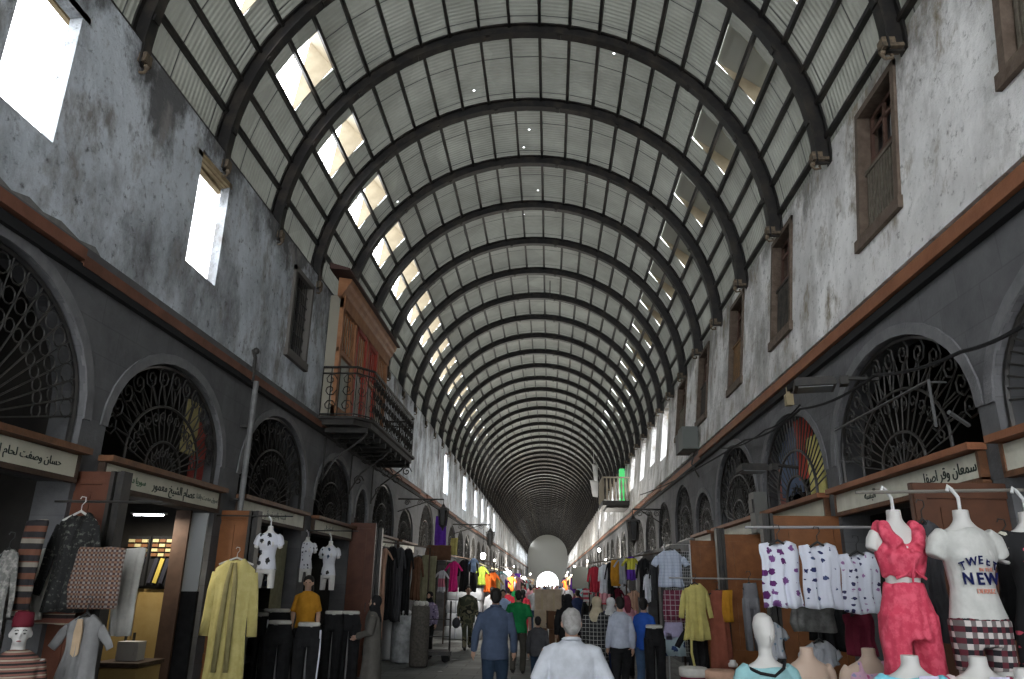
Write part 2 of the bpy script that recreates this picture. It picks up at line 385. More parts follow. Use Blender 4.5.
# ribs
def ribmesh():
    mb = MB(); n = 40; A, B = 3.82, 3.73
    def sec(i, hw, d0, d1):
        t = radians(-2+184*i/n); c, s = cos(t), sin(t)
        return [V((RX+(A+d)*c, yy, RZ+(B+d)*s)) for d, yy in ((d0, -hw), (d0, hw), (d1, hw), (d1, -hw))]
    mb.loft([sec(i, .075, 0, .022) for i in range(n+1)]); mb.loft([sec(i, .02, .02, .19) for i in range(n+1)]); mb.loft([sec(i, .075, .18, .205) for i in range(n+1)])
    for i in range(2, n, 4):     # splice plates
        t = radians(-2+184*i/n); c, s = cos(t), sin(t); R = Matrix.Rotation(-(t), 3, 'Y')
        mb.box((RX+(A-.008)*c, 0, RZ+(B-.008)*s), (.03, .11, .07), R)
    return mb.mesh('rib', M_rib, False)
def footmesh(sg):
    mb = MB(); x = RX+sg*3.84
    mb.box((x+sg*.04, 0, 7.05), (.2, .14, .04)); mb.box((x+sg*.0, 0, 7.10), (.13, .12, .1))
    mb.tube([(x-sg*.03, 0, 7.02), (x-sg*.07, 0, 6.98), (x-sg*.03, 0, 6.93), (x+sg*.04, 0, 6.94), (x+sg*.03, 0, 6.98)], .018, 6)
    mb.ell((x-sg*.05, 0, 7.0), (.03, .03, .03), 8, 6)
    return mb.mesh('rib_foot', mat('foot_cast_bronze', (.07, .055, .04), .6, (.16, .12, .08), 20))
rm = ribmesh(); fm = [footmesh(-1), footmesh(1)]
for k, y in enumerate(RIBY):
    o = bpy.data.objects.new('roof_rib', rm); COL.objects.link(o); o.location = (0, y, 0); tag(o, kind='structure')
    if y < 45:
        for m in fm: c = bpy.data.objects.new('rib_foot', m); COL.objects.link(c); c.parent = o
for th in ths[1:-1]:
    mb = MB(); t = radians(th); R = Matrix.Rotation(-t, 3, 'Y')
    mb.box((RX+(RA-.06)*cos(t), (YE+YB)/2, RZ+(RB-.06)*sin(t)), (.075, YE-YB-1, .05), R)
    o = mb.build('roof_purlin', M_rib); tag(o, kind='structure')
# distant cross walls: stepped arches and the bright end of the street
def gable(y, rx, rz0, name, m):
    outer = [(-6, 0), (5, 0), (5, 11.6), (-6, 11.6)]
    hole = [(RX-rx, 0.02), (RX+rx, .02)]+[(RX+rx*cos(pi*i/20), rz0+rx*sin(pi*i/20)) for i in range(21)]
    struct(name, MB().slab(outer, [hole], lambda u, v, d: (u, y+d, v), .4), m)
gable(151, 2.1, 1.9, 'wall_end_gate', mat('pale_plaster_far', (.45, .45, .43), .9))

struct('terrain_neighbour_roofs', MB().box((-17.9, 70, 2.4), (22, 180, 4.9)).box((17.2, 70, 2.4), (22, 180, 4.9)), mat('flat_roof_dust', (.25, .23, .2), .9, (.32, .3, .27), .5))
# ------------------------------------------------------------------ lunette grilles (unit: half width 1, foot at z 0, height h)
def gpt(a, h, r, t):           # point on the fan: r 0..1, t angle
    st = min(.25*h, .3)*r; return (0, a*r*cos(t), st+(h-min(.25*h, .3))*r*sin(t))
def tubes(mb, pts, r, n=5): mb.tube(pts, r, n, ref=(1, 0, 0))
def spiral(mb, c, r, ph, turns, sgn, rad, k=11):
    pts = []
    for i in range(k):
        t = i/(k-1); a = ph+sgn*turns*2*pi*t; q = r*(1-.8*t); pts.append((0, c[1]+q*cos(a), c[2]+q*sin(a)))
    tubes(mb, pts, rad, 4)
def arc(mb, a, h, r, rad, x=0):
    pts = [gpt(a, h, r, pi*i/24) for i in range(25)]; tubes(mb, [(x, a*r, 0)]+[(x, p[1], p[2]) for p in pts]+[(x, -a*r, 0)], rad)
G_CACHE = {}
def grille_meshes(style, a, h):
    key = (style, round(a, 1), round(h, 1))
    if key in G_CACHE: return G_CACHE[key]
    fr, sp, sc = MB(), MB(), MB(); a0, h0 = a, h
    arc(fr, a, h, .985, .024); tubes(fr, [(0, -a, .02), (0, a, .02)], .022)
    if style == 'scroll':
        for r in (.62, .3): arc(fr, a, h, r, .016)
        for i in range(17):
            t = pi*i/16; tubes(sp, [gpt(a, h, .3, t), gpt(a, h, .62, t)], .008)
            if i < 16:
                t2 = pi*(i+.5)/16
                tubes(sp, [gpt(a, h, .62, t), gpt(a, h, .86, t2), gpt(a, h, .62, t+pi/16)], .009)
        for i in range(13):
            t = pi*(i+.5)/13; c = gpt(a, h, .88, t); spiral(sc, c, .13, t, 1.5, 1, .011); tubes(sc, [gpt(a, h, .64, t-.05), gpt(a, h, .8, t)], .009)
            c = gpt(a, h, .52, t); spiral(sc, c, .085, t+pi, 1.3, -1, .009, 9)
        for i in range(8):
            t = pi*(i+.5)/8; c = gpt(a, h, .2, t); spiral(sc, c, .07, t, 1.2, 1, .009, 8); tubes(sp, [(0, 0, 0), gpt(a, h, .3, t)], .008)
    elif style == 'bars':
        for r in (.6, .32): arc(fr, a, h, r, .02)
        for i in range(31):
            t = pi*i/30; tubes(sp, [gpt(a, h, .6, t), gpt(a, h, .98, t)], .010)
            if i % 2 == 0: tubes(sp, [gpt(a, h, .32, t), gpt(a, h, .6, t)], .009)
        for i in range(5):
            t = pi*(i+.5)/5; spiral(sc, gpt(a, h, .18, t), .08, t, 1.3, 1, .01, 9)
    else:                                   # rings
        arc(fr, a, h, .25, .02)
        for i in range(21):
            t = pi*i/20; tubes(sp, [gpt(a, h, .1, t), gpt(a, h, .97, t)], .009)
        for r, n in ((.62, 20), (.76, 20), (.9, 20)):
            for i in range(n):
                t = pi*(i+.5)/n; c = gpt(a, h, r, t); q = .055+.03*(r-.6)/.3
                sc.tube([(0, c[1]+q*cos(2*pi*j/10), c[2]+q*sin(2*pi*j/10)) for j in range(10)], .008, 4, closed=True, ref=(1, 0, 0))
    res = [fr.mesh('grille_frame', M_iron), sp.mesh('grille_spokes', M_iron), sc.mesh('grille_scrollwork', M_iron)]
    G_CACHE[key] = res; return res
def grille(X, y0, y1, zt, style, label, group=None, sg=1):
    a, h = (y1-y0)/2-.02, zt-ZL-.02; ra, rh = round(a, 1), round(h, 1)
    ms = grille_meshes(style, ra, rh)
    t = empty('lunette_grille', (X, (y0+y1)/2, ZL+.01), 0, label, 'window grille', group, (1, a/ra, h/rh))
    for n, m in zip(('frame', 'spokes', 'scrollwork'), ms):
        o = bpy.data.objects.new(n, m); COL.objects.link(o); o.parent = t
    return t
LL = ['black fan grille of small rings in the arch over the first cream sign, left wall', 'cluttered black iron scroll grille in the arch over the long cream sign, left wall',
      'black iron fan grille in the arch beside the drainpipe', 'black arched grille under the near end of the wrought iron balcony', 'small narrow black arched grille under the middle of the wrought iron balcony',
      'tall black arched grille under the far end of the wrought iron balcony', 'low black arched grille just past the wrought iron balcony', 'tall pointed black grille beside the hanging purple garment']
LR = ['cropped dark fan grille at the right edge of the photo over a brown sill', 'large black scroll grille behind the floodlight on the right wall', 'black barred fan grille with red and yellow cloth behind it',
      'black scroll grille just beyond the grille with coloured cloth', 'small narrow arched grille beneath the grey box on the right wall', 'black arched grille above the hanging white striped shirt', 'black arched grille beside the wall lantern']
for side, X, L, lb, sg in (('left', XL-.07, LUNL[3:], LL, -1), ('right', XR+.07, LUNR[3:], LR, 1)):
    for i, (a, b, zt) in enumerate(L):
        if a > 75: break
        if side == 'left': st = 'rings' if i == 0 else 'scroll'
        else: st = 'bars' if i in (2, 0) else 'scroll'
        if i < len(lb): grille(X, a, b, zt, st, lb[i])
        else: grille(X, a, b, zt, 'scroll', 'black iron arched grille above the distant stalls on the %s wall' % side, 'distant grilles on the %s wall' % side)
# stone surrounds of the arches
for side, X, L, sg in (('left', XL, LUNL, 1), ('right', XR, LUNR, -1)):
    n = 0
    for (a, b, zt) in L:
        if b < 2 or a > 17: continue
        n += 1; mb = MB(); c = (a+b)/2; w = (b-a)/2; h = zt-ZL; st = min(.25*h, .3); ring = []
        for i in range(17):
            t = pi*i/16
            ring.append([V((X+sg*e, c+(w+q)*cos(t), ZL+st+(h-st+q)*sin(t))) for q, e in ((0, -.02), (.11, -.02), (.11, .018), (0, .018))])
        mb.loft(ring); struct('trim_%s_arch_%d' % (side, n), mb, M_surr)
# backing seen through the second right arch: coloured cloths
def cloth_slab(y0, y1, z0, z1, X, m): return MB().box((X, (y0+y1)/2, (z0+z1)/2), (.05, y1-y0, z1-z0))
def backing(name, X, y0, y1, z0, z1, m, label, cat='cloth'):
    mb = MB(); n = 14; R = []
    for i in range(n+1):
        y = y0+(y1-y0)*i/n; d = .025*sin(i*2.1)
        R.append([V((X+d, y, z0)), V((X+d, y, z1)), V((X+d+.02, y, z1)), V((X+d+.02, y, z0))])
    o = mb.loft(R).build(name, m); tag(o, label, cat); return o
fab = lambda n, c, r=.9: mat('fabric_'+n, c, r, tuple(min(1, k*1.25+.004) for k in c), 9, 5, bump=.25, bscale=18, spec=.12)
backing('stored_cloth', XR+.17, 9.85, 10.35, 3.0, 3.85, fab('yellow_plastic', (.62, .56, .22)), 'yellow cloth stored behind the barred fan grille')
backing('stored_cloth', XR+.20, 10.25, 10.85, 3.35, 4.2, fab('red_store', (.42, .07, .05)), 'red cloth stored behind the barred fan grille')
backing('stored_cloth', XR+.23, 10.9, 11.8, 3.2, 4.2, fab('blue_grey_store', (.12, .15, .22)), 'blue grey cloth stored behind the barred fan grille')
backing('stored_cloth', XR+.26, 11.85, 12.2, 3.0, 3.9, fab('rose_store', (.40, .18, .15)), 'rose cloth stored behind the barred fan grille')
backing('stored_cloth', XL-.2, 8.75, 9.1, 3.35, 4.0, fab('yellow_stack', (.35, .30, .14)), 'yellowish cloth bundle behind the cluttered scroll grille')
backing('stored_cloth', XL-.24, 9.12, 9.48, 3.0, 3.8, fab('red_stack', (.28, .06, .05)), 'red cloth bundle behind the cluttered scroll grille')
# ------------------------------------------------------------------ signs with ledges
PF = dict(zip('ابتثجحخدذرزسشصضطظعغفقكلمنهويىةءئأ', [0xFE8D,0xFE8F,0xFE95,0xFE99,0xFE9D,0xFEA1,0xFEA5,0xFEA9,0xFEAB,0xFEAD,0xFEAF,0xFEB1,0xFEB5,0xFEB9,0xFEBD,0xFEC1,0xFEC5,0xFEC9,0xFECD,0xFED1,0xFED5,0xFED9,0xFEDD,0xFEE1,0xFEE5,0xFEE9,0xFEED,0xFEF1,0xFEEF,0xFE93,0xFE80,0xFE89,0xFE83]))
NOJOIN = set('ادذرزوىةءأ')
def shape(s):
    out = []
    for wd in s.split(' '):
        g = []
        for i, ch in enumerate(wd):
            if ch not in PF: g.append(ch); continue
            prev = i > 0 and wd[i-1] in PF and wd[i-1] not in NOJOIN and ch != 'ء'; nxt = i+1 < len(wd) and ch not in NOJOIN and wd[i+1] in PF and wd[i+1] != 'ء'
            g.append(chr(PF[ch]+(3 if prev and nxt else 2 if nxt else 1 if prev else 0)))
        out.append(''.join(reversed(g)))
    return ' '.join(reversed(out))
def text(s, size, m, parent, loc, rot, ext=.003, name='lettering', align='CENTER', sx=1, bold=0):
    c = bpy.data.curves.new(name, 'FONT'); c.body = s; c.size = size; c.extrude = ext; c.align_x = align; c.align_y = 'CENTER'; c.offset = bold; c.resolution_u = 3
    c.materials.append(m); o = bpy.data.objects.new(name, c); COL.objects.link(o); o.parent = parent; o.location = loc; o.rotation_euler = rot; o.scale = (sx, 1, 1)
    me = baked(o); q = bpy.data.objects.new(name, me); COL.objects.link(q); q.parent = parent; q.location = loc; q.rotation_euler = rot; q.scale = (sx, 1, 1); bpy.data.objects.remove(o); return q
M_cream = mat('cream_sign', (.50, .48, .38), .6, (.60, .58, .47), 3, 5)
M_creamR = mat('cream_sign_weathered', (.52, .51, .42), .6, (.66, .65, .55), 5, 6)
M_ink = mat('sign_ink', (.02, .03, .025), .6)
ROTL, ROTR = (pi/2, 0, pi/2), (pi/2, 0, -pi/2)
def sign(side, a, b, label, words=(), ledge=True, m=None, group=None, zb=2.72):
    X, sg = (XL, 1) if side == 'left' else (XR, -1)
    t = empty('shop_sign', (X, (a+b)/2, zb), 0, label, 'sign', group); w = b-a
    MB().box((sg*.03, 0, .105), (.05, w-.06, .2)).build('board', m or M_cream, t)
    fr = MB(); fr.box((sg*.03, 0, -.015), (.07, w, .045)); fr.box((sg*.03, -w/2+.02, .1), (.07, .04, .22)); fr.box((sg*.03, w/2-.02, .1), (.07, .04, .22)); fr.build('frame', M_dkwood if side == 'left' else M_wood, t)
    if ledge: MB().box((sg*.07, 0, .245), (.16, w+.04, .055)).build('ledge', M_dkwood if side == 'left' and 0 else (M_wood if side == 'left' else M_beam), t)
    for (s, v, size, col) in words: text(shape(s), size, col, t, (sg*.058, v, .105), ROTL if side == 'left' else ROTR)
    return t
M_grn = mat('sign_green', (.08, .16, .09), .6); M_gry = mat('sign_faded', (.22, .24, .2), .6)
sign('left', 3.75, 6.5, 'cream shop sign with one dark line of script, over the tarboosh mannequin', [('حسان وصفت لحام ابو ربيع', .62, .095, M_ink)])
sign('left', 6.87, 9.5, 'long cream shop sign with green and black script over the lit tie shop', [('سوريا دمشق', -.75, .09, M_grn), ('عصام الشيخ معمور', .12, .13, M_ink), ('سوق مدحت باشا', .95, .085, M_gry)])
sign('left', 10.13, 12.95, 'pale weathered shop sign with faint lettering beside the drainpipe', [('البسة ولادي نسواني', 0, .12, M_gry)], m=M_creamR)
sign('left', 13.5, 16.2, 'cream shop sign with small print over the two hanging white child torsos', [('البسة ستاتي', -.4, .12, M_gry)])
sign('left', 16.45, 17.7, 'short white sign board under the small arched grille below the balcony', m=M_creamR)
sign('left', 18.2, 20.8, 'cream sign board above the black hanging coats', m=M_creamR)
sign('left', 21.4, 23.9, 'cream sign board above the olive hanging fabrics', m=M_creamR)
sign('right', 2.6, 5.62, 'cropped white sign in brown frame at the right edge of the photo', m=M_creamR)
sign('right', 5.9, 8.98, 'white sign with small black script under the large scroll grille', [('سمعان وقر اصفلي', -1.0, .13, M_ink), ('البسة', .55, .13, M_ink)], m=M_creamR)
sign('right', 9.3, 12.1, 'cream sign under the grille with red and yellow cloth behind it', m=M_cream)
sign('right', 12.45, 15.5, 'thin white sign above the hanging kids tops, beyond the pale ledge', m=M_creamR)
sign('right', 15.95, 17.8, 'short white sign over the white grid garment rack', m=M_creamR)
# ------------------------------------------------------------------ wooden shutter leaves standing open
def leaf(X0, X1, Y, zt, m, label, panels=3, rz=0, th=.05, side='left', trimm=None):
    w = abs(X1-X0); t = empty('shutter_door', ((X0+X1)/2, Y, 0.02), rz, label, 'door')
    MB().box((0, 0, zt/2), (w, th, zt)).build('door_leaf', m, t)
    fr = MB()
    for s in (-1, 1): fr.box((s*(w/2-.05), -th/2-.01, zt/2), (.09, .02, zt-.01))
    for q in range(panels+1): fr.box((0, -th/2-.01, .06+(zt-.12)*q/panels), (w-.18, .02, .11))
    fr.build('door_rails', m, t)
    pn = MB()
    for q in range(panels):
        z0 = .06+(zt-.12)*q/panels+.12; z1 = .06+(zt-.12)*(q+1)/panels-.12; pn.box((0, -th/2-.006, (z0+z1)/2), (w-.38, .012, z1-z0))
    pn.build('door_panel', m, t)
    MB().tube([(w/2-.1, -th/2-.02, 1.25), (w/2-.1, -th/2-.06, 1.27), (w/2-.1, -th/2-.06, 1.4), (w/2-.1, -th/2-.02, 1.42)], .008, 5).build('handle', M_iron, t)
    return t
M_dL = mat('door_red_brown', (.08, .028, .016), .5, (.115, .043, .024), 4, 8, bump=.1)
M_dL2 = mat('door_amber_brown', (.17, .065, .022), .45, (.24, .095, .035), 4, 8, bump=.1)
M_dR = mat('door_orange_pine', (.20, .07, .02), .45, (.29, .11, .035), 5, 8, bump=.1)
leaf(-4.75, -3.95, 6.62, 2.78, M_dL, 'open red brown door behind the embroidered black jacket')
leaf(-4.9, -3.92, 9.78, 2.72, M_dL2, 'tall amber door leaf behind the hanging yellow robe')
leaf(-4.75, -3.75, 16.3, 3.05, M_dL, 'dark brown door with a black top panel behind the woman in a grey coat', 2)
leaf(2.70, 3.5, 5.78, 2.64, mat('door_umber', (.075, .032, .018), .5, (.11, .045, .024), 4, 8), 'brown door leaf behind the tee mannequin hanging rail')
leaf(2.6, 3.4, 9.12, 2.68, M_dL2, 'brown door leaf behind the three hanging kids tops')
leaf(2.70, 3.4, 12.3, 2.66, M_dR, 'glossy orange wooden door beside the rust coloured skirt')
leaf(2.84, 3.45, 15.75, 2.75, M_dR, 'orange wood panel above the hanging yellow cardigan', 4)
# dark posts beside leaves
for x, y, z, lb in ((-3.86, 6.55, 2.78, 'black folded shutter edge beside the red brown door'), (-3.83, 9.7, 2.72, 'black folded shutter edge beside the amber door'), (-3.65, 16.25, 2.95, 'black folded shutter edge beside the dark brown door'),
                 (2.66, 12.15, 2.75, 'dark metal folded shutter beside the glossy orange door'), (2.52, 9.0, 2.7, 'dark folded shutter beside the kids tops'), (3.50, 15.45, 2.75, 'black folded shutter beside the orange panel')):
    t = empty('folding_shutter', (x, y, .01), 0, lb, 'shutter')
    for k in range(3): MB().box((k*.045-.045, .03*(k % 2), z/2), (.035, .14, z)).build('shutter_fold', M_iron, t)
# ------------------------------------------------------------------ upper windows
def shutterwin(side, y0, y1, z0, z1, label, kind, n):
    X = (lambda z: XL+.0) if side == 'left' else XRz; sg = 1 if side == 'left' else -1
    t = empty('window_%d' % n, (0, 0, 0)); tag(t, label, kind='structure'); w = .085
    def bar(mb, ya, yb, za, zb, e0, e1):
        q = [(ya, za), (yb, za), (yb, zb), (ya, zb)]; mb.hexa([V((X(z)+sg*e0, y, z)) for y, z in q], [V((X(z)+sg*e1, y, z)) for y, z in q])
    fr = MB(); bar(fr, y0-.03, y1+.03, z0-.05, z0+w, -.2, .05); bar(fr, y0, y1, z1-w, z1, -.2, .03); bar(fr, y0, y0+w, z0, z1, -.2, .03); bar(fr, y1-w, y1, z0, z1, -.2, .03)
    fr.build('window_frame', M_old if side == 'right' else mat('grey_wood_frame', (.13, .12, .11), .8), t)
    bk = MB(); bar(bk, y0+w, y1-w, z0+w, z1-w, -.215, -.2); bk.build('pane', mat('dark_glass', (.02, .02, .022), .3), t)
    zm = z0+(z1-z0)*.52
    if side == 'right':
        sh = MB(); bar(sh, y0+w, y1-w, z0+w, zm, -.10, -.07); k = 12
        for i in range(k): ya = y0+w+.02+(y1-y0-2*w-.04)*i/k; bar(sh, ya, ya+.035, z0+w, zm, -.07, -.045)
        bar(sh, y0+w, y1-w, zm-.04, zm, -.07, -.03); sh.build('lower_shutter', kind, t)
        sa = MB(); a, b = y0+w+.1, y1-w
        for q in (a, (a+b)/2, b-.05): bar(sa, q, q+.05, zm, z1-w, -.14, -.11)
        for q in (zm+.1, zm+(z1-zm)*.6, z1-w-.05): bar(sa, a, b, q, q+.05, -.14, -.11)
        sa.build('sash', mat('sash_red_brown', (.11, .06, .045), .7), t)
        cu = MB(); bar(cu, a+.06, (a+b)/2, zm+.1, z1-.3, -.19, -.17); cu.build('curtain', mat('pale_glass_curtain', (.35, .36, .35), .5), t)
    else:
        gr = MB()
        for i in range(1, 8): y = y0+w+(y1-y0-2*w)*i/8; gr.tube([(XL-.05, y, z0+w), (XL-.05, y, z1-w)], .009, 5)
        for i in range(1, 7): z = z0+w+(z1-z0-2*w)*i/7; gr.tube([(XL-.05, y0+w, z), (XL-.05, y1-w, z)], .009, 5)
        for i in range(4): spiral(gr, (XL, y0+.2+.2*i, z1-.3), .08, 0, 1.2, 1, .008)
        g = gr.build('window_bars', M_iron, t)
    return t
M_lat = mat('shutter_olive_brown', (.10, .085, .065), .8, (.16, .14, .11), 10, 6, bump=.3)
M_latd = mat('shutter_dark', (.035, .032, .03), .8, (.07, .06, .05), 10, 6)
M_lato = mat('shutter_ochre', (.24, .13, .05), .7, (.13, .08, .04), 8, 6)
for n, (wn, m, lb) in enumerate(((2, M_lat, 'cropped brown shuttered window at the top edge, right wall'), (3, M_lat, 'brown window with a slatted lower shutter and pale curtain'), (4, M_latd, 'tall dark window with a tilted pane'), (5, M_lato, 'narrow window with an ochre lower shutter'), (6, M_latd, 'dark narrow shuttered window'), (7, M_lat, 'brown narrow window above the grey box'))):
    shutterwin('right', *WINR[wn], lb, m, n+1)
shutterwin('left', *WINL[4], 'dark barred window in a grey wood frame beside the balcony kiosk', None, 10)
# broken wooden lintels in the two bright openings
for (a, b, z), lb in (((4.6, 5.45, 6.8), 'splintered wooden lintel over the first bright opening'), ((7.8, 8.7, 6.86), 'broken wooden lintel over the second bright opening')):
    mb = MB()
    for k in range(5): mb.box((XL-.04-.045*k, (a+b)/2+random.uniform(-.03, .03), z+.06+random.uniform(-.03, .02)), (.04, b-a+.1, .07), Matrix.Rotation(random.uniform(-.05, .05), 3, 'X'))
    o = struct('trim_lintel', mb, mat('raw_lintel_wood', (.28, .20, .11), .8, (.42, .33, .2), 6, 6), label=lb)
# pale panel at the second opening's far side and lit stone by WRy
# ------------------------------------------------------------------ drainpipe, boxes, floodlights, cables
t = empty('drain_pipe', (XL+.14, 9.97, 2.4), 0, 'long grey drainpipe running down the dark stone past the amber door', 'pipe')
MB().tube([(0, 0, 0), (0, 0, 2.15)], .042, 8).build('pipe', mat('grey_pipe', (.10, .10, .10), .5, (.16, .16, .16), 8), t)
MB().tube([(-.06, 0, 2.15), (-.06, 0, 2.5), (-.1, 0, 2.62)], .028, 7).ell((-.06, 0, 2.6), (.05, .05, .05)).build('pipe_head', M_iron, t)
MB().box((-.07, 0, 1.5), (.1, .13, .03)).box((-.07, 0, .5), (.1, .13, .03)).build('pipe_clamp', M_iron, t)
def floodlight(p, label, L=.55, dirx=-1, w=.36, k=1.0):
    t = empty('floodlight', p, 0, label, 'floodlight')
    MB().box((dirx*.62, 0, 0), (L*.8, w, .07)).box((dirx*.62, 0, .045), (L*.7, w*.8, .03)).build('housing', M_ironb, t)
    MB().box((dirx*.62, 0, -.04), (L*.68, w-.08, .012)).build('lens', mat('lamp_lens_grey', (.16, .17, .18), .25), t)
    MB().tube([(0, 0, .03), (dirx*.3, 0, .06)], .022, 6).box((dirx*.33, 0, .03), (.08, .14, .09)).build('bracket', M_ironb, t)
    return t
p = AX(935, 382, XR); fl = floodlight((XR, 7.55, 3.92), 'flat black floodlight on an arm in front of the large scroll grille', .5); fl.rotation_euler.z = -.25
floodlight((XR, 10.3, 3.42), 'dark round hooded lamp across the barred fan grille', .45)
t = empty('wall_bracket', (XR-.02, 7.3, 3.25), 0, 'thin steel bracket frame fixed across the large scroll grille', 'bracket')
MB().tube([(-.12, -1.0, -.05), (-.12, -1.0, .35), (-.12, 1.2, .35), (-.12, 1.2, -.25)], .014, 5).tube([(-.12, -.95, .35), (.05, -.95, .35)], .01, 5).tube([(-.12, 1.2, .0), (.05, 1.2, 0)], .01, 5).tube([(-.02, -1.3, -.10), (-.22, -1.42, -.02)], .018, 6).build('bracket_arm', mat('dull_steel', (.09, .09, .09), .5), t)
def cable(pts, label, r=.012, name='electric_cable'):
    P2 = []
    for i in range(len(pts)-1):
        a, b = V(pts[i]), V(pts[i+1]); n = 8
        for k in range(n): u = k/n; P2.append(a.lerp(b, u)-V((0, 0, .06*4*u*(1-u)*min(1.5, (b-a).length/2))))
    P2.append(V(pts[-1])); o = MB().tube(P2, r, 5).build(name, M_black); tag(o, label, 'cable'); return o
def cR(*ps): return [AX(x, y, XR-.16) for x, y in ps]
cable(cR((1024, 325), (960, 352), (875, 375), (800, 409), (745, 440), (640, 495)), 'black cable sagging along the right wall across the big grilles', .016)
cable(cR((800, 405), (765, 430), (720, 448)), 'black cable hanging from the small meter over the barred grille')
t = empty('cable_junction', AX(789, 400, XR-.05), 0, 'small ochre junction box above the barred grille', 'junction box'); MB().box((0, 0, 0), (.1, .1, .16)).tube([(0, 0, .08), (0, 0, .18)], .03, 6).build('box_body', mat('ochre_plastic', (.3, .24, .14), .6), t)
t = empty('wall_speaker', AX(686, 442, XR-.25), 0, 'grey and black twin box fixed under the brown narrow window', 'wall box')
MB().box((0, -.3, 0), (.35, .55, .5)).build('grey_box', mat('grey_box', (.12, .13, .12), .6), t)['label'] = 'grey box'
MB().box((0.02, .42, 0.02), (.3, .5, .45)).tube([(.25, 0, 0), (.1, 0, -.5), (.25, 0, -.8)], .02, 5).build('black_box', M_iron, t)['label'] = 'black box'
# meter box at right pilaster
t = empty('electric_meter', AX(759, 513, XR-.12), 0, 'tall grey electric meter box on the wall behind the kids tops', 'meter box')
MB().box((0, 0, 0), (.2, .3, .62)).build('meter_case', mat('meter_grey', (.13, .13, .12), .6), t); MB().box((-.11, 0, .1), (.03, .2, .2)).build('meter_window', M_iron, t)
# wall lanterns on scroll brackets 
def lantern(p, L, sg, label, s=1):
    t = empty('wall_lantern', p, 0, label, 'lantern', sc=s)
    b = MB(); b.tube([(0, 0, 0), (sg*L, 0, 0)], .022, 6); b.tube([(0, 0, -.35), (sg*L*.75, 0, -.02)], .015, 5)
    for k in range(3): c = (sg*(.2+.28*k)*L, 0, -.1+.0); b.tube([(c[0]+.09*(1-.8*i/9)*cos(i*1.1), 0, c[2]+.09*(1-.8*i/9)*sin(i*1.1)) for i in range(10)], .01, 4)
    b.build('bracket', M_iron, t)
    x = sg*L
    c = MB(); c.tube([(x, 0, 0), (x, 0, -.12)], .012, 5); c.rings([(x, 0, -.12, .02, .02), (x, 0, -.2, .06, .06), (x, 0, -.26, .17, .17), (x, 0, -.29, .17, .17)], 6); c.rings([(x, 0, -.72, .1, .1), (x, 0, -.78, .04, .04), (x, 0, -.86, .015, .015)], 6)
    for j in range(6): a = pi*j/3; c.tube([(x+.15*cos(a), .15*sin(a), -.29), (x+.1*cos(a), .1*sin(a), -.72)], .012, 4)
    c.build('lantern_cage', M_iron, t)
    MB().rings([(x, 0, -.3, .13, .13), (x, 0, -.71, .085, .085)], 6).build('lantern_glass', mat('smoked_glass', (.05, .05, .05), .2), t)
    return t
lantern((XR, 22.9, 4.05), .72, -1, 'black six sided lantern on a scrolled bracket above the purple shirt, right wall', 1.25)
lantern((XL, 21.2, 4.1), 1.3, 1, 'black bar lamp bracket projecting from the left wall past the balcony', 1.0)
lantern((XL, 33.5, 4.3), 1.4, 1, 'distant black lantern bracket under the bright slit windows on the left', 1.2)
# ------------------------------------------------------------------ balcony and kiosk, left
M_kio = mat('kiosk_orange_wood', (.24, .10, .045), .6, (.36, .17, .08), 4, 7, bump=.15); M_kiog = mat('kiosk_glass', (.30, .33, .30), .3, (.40, .42, .38), 4); M_red = mat('kiosk_red_frame', (.30, .035, .02), .5)
M_kiog2 = mat('kiosk_panel_cream', (.27, .25, .2), .6)
KY0, KY1, KX = 13.35, 17.5, XL+.28
t = empty('balcony_kiosk', (XL, 16.4, 4.8), 0, 'orange wooden balcony room with glazed doors under a deep cornice', 'balcony room')
def kb(mb, ya, yb, za, zb, e0, e1): return mb.box(((e0+e1)/2, (ya+yb)/2-16.4, (za+zb)/2-4.8), (e1-e0, yb-ya, zb-za))
w = MB(); kb(w, KY0, KY1, 4.8, 7.2, 0, .2); w.build('wall_body', M_kiog2, t)
pw = MB()
for ya in (KY0, 14.38, 15.38, 16.38, KY1-.14): kb(pw, ya, ya+.14, 4.8, 7.2, .2, .28)
kb(pw, KY0, KY1, 6.95, 7.2, .2, .3); kb(pw, KY0, KY1, 4.8, 5.0, .2, .3); kb(pw, KY0, KY1, 6.05, 6.14, .2, .26); pw.build('frame', M_kio, t)
gl = MB(); rd = MB()
for i, ya in enumerate((KY0+.14, 14.5, 15.5, 16.5)):
    L_ = .72
    kb(gl, ya+.08, ya+L_+.06, 6.2, 6.9, .2, .22); kb(gl, ya+.08, ya+L_+.06, 5.05, 6.0, .2, .22)
    for q in range(5): kb(rd if i == 2 else pw, ya+.06+q*.17, ya+.085+q*.17, 6.14, 6.95, .2, .25)
    if i == 1 or i == 2: kb(rd, ya, ya+.09, 5.0, 6.95, .2, .29); kb(rd, ya+L_+.06, ya+L_+.14, 5.0, 6.95, .2, .29); kb(rd, ya, ya+L_, 6.86, 6.95, .2, .29)
gl.build('pane', M_kiog, t); rd.build('door_frame', M_red, t)
pw2 = MB()
for i, ya in enumerate((KY0+.14, 14.5, 16.5)):
    for q in range(5): kb(pw2, ya+.06+q*.17, ya+.085+q*.17, 6.14, 6.95, .2, .25)
pw2.build('mullions', M_kio, t)
cn = MB(); y0, y1 = -16.4+KY0-.15, KY1-16.4+.15
prof = [(.18, 2.34), (.27, 2.34), (.30, 2.42), (.34, 2.46), (.37, 2.54), (.41, 2.58), (.44, 2.68), (.18, 2.72)]
cn.loft([[V((a, y0, b)) for a, b in prof], [V((a, y1, b)) for a, b in prof]]); cn.build('cornice', M_kio, t)
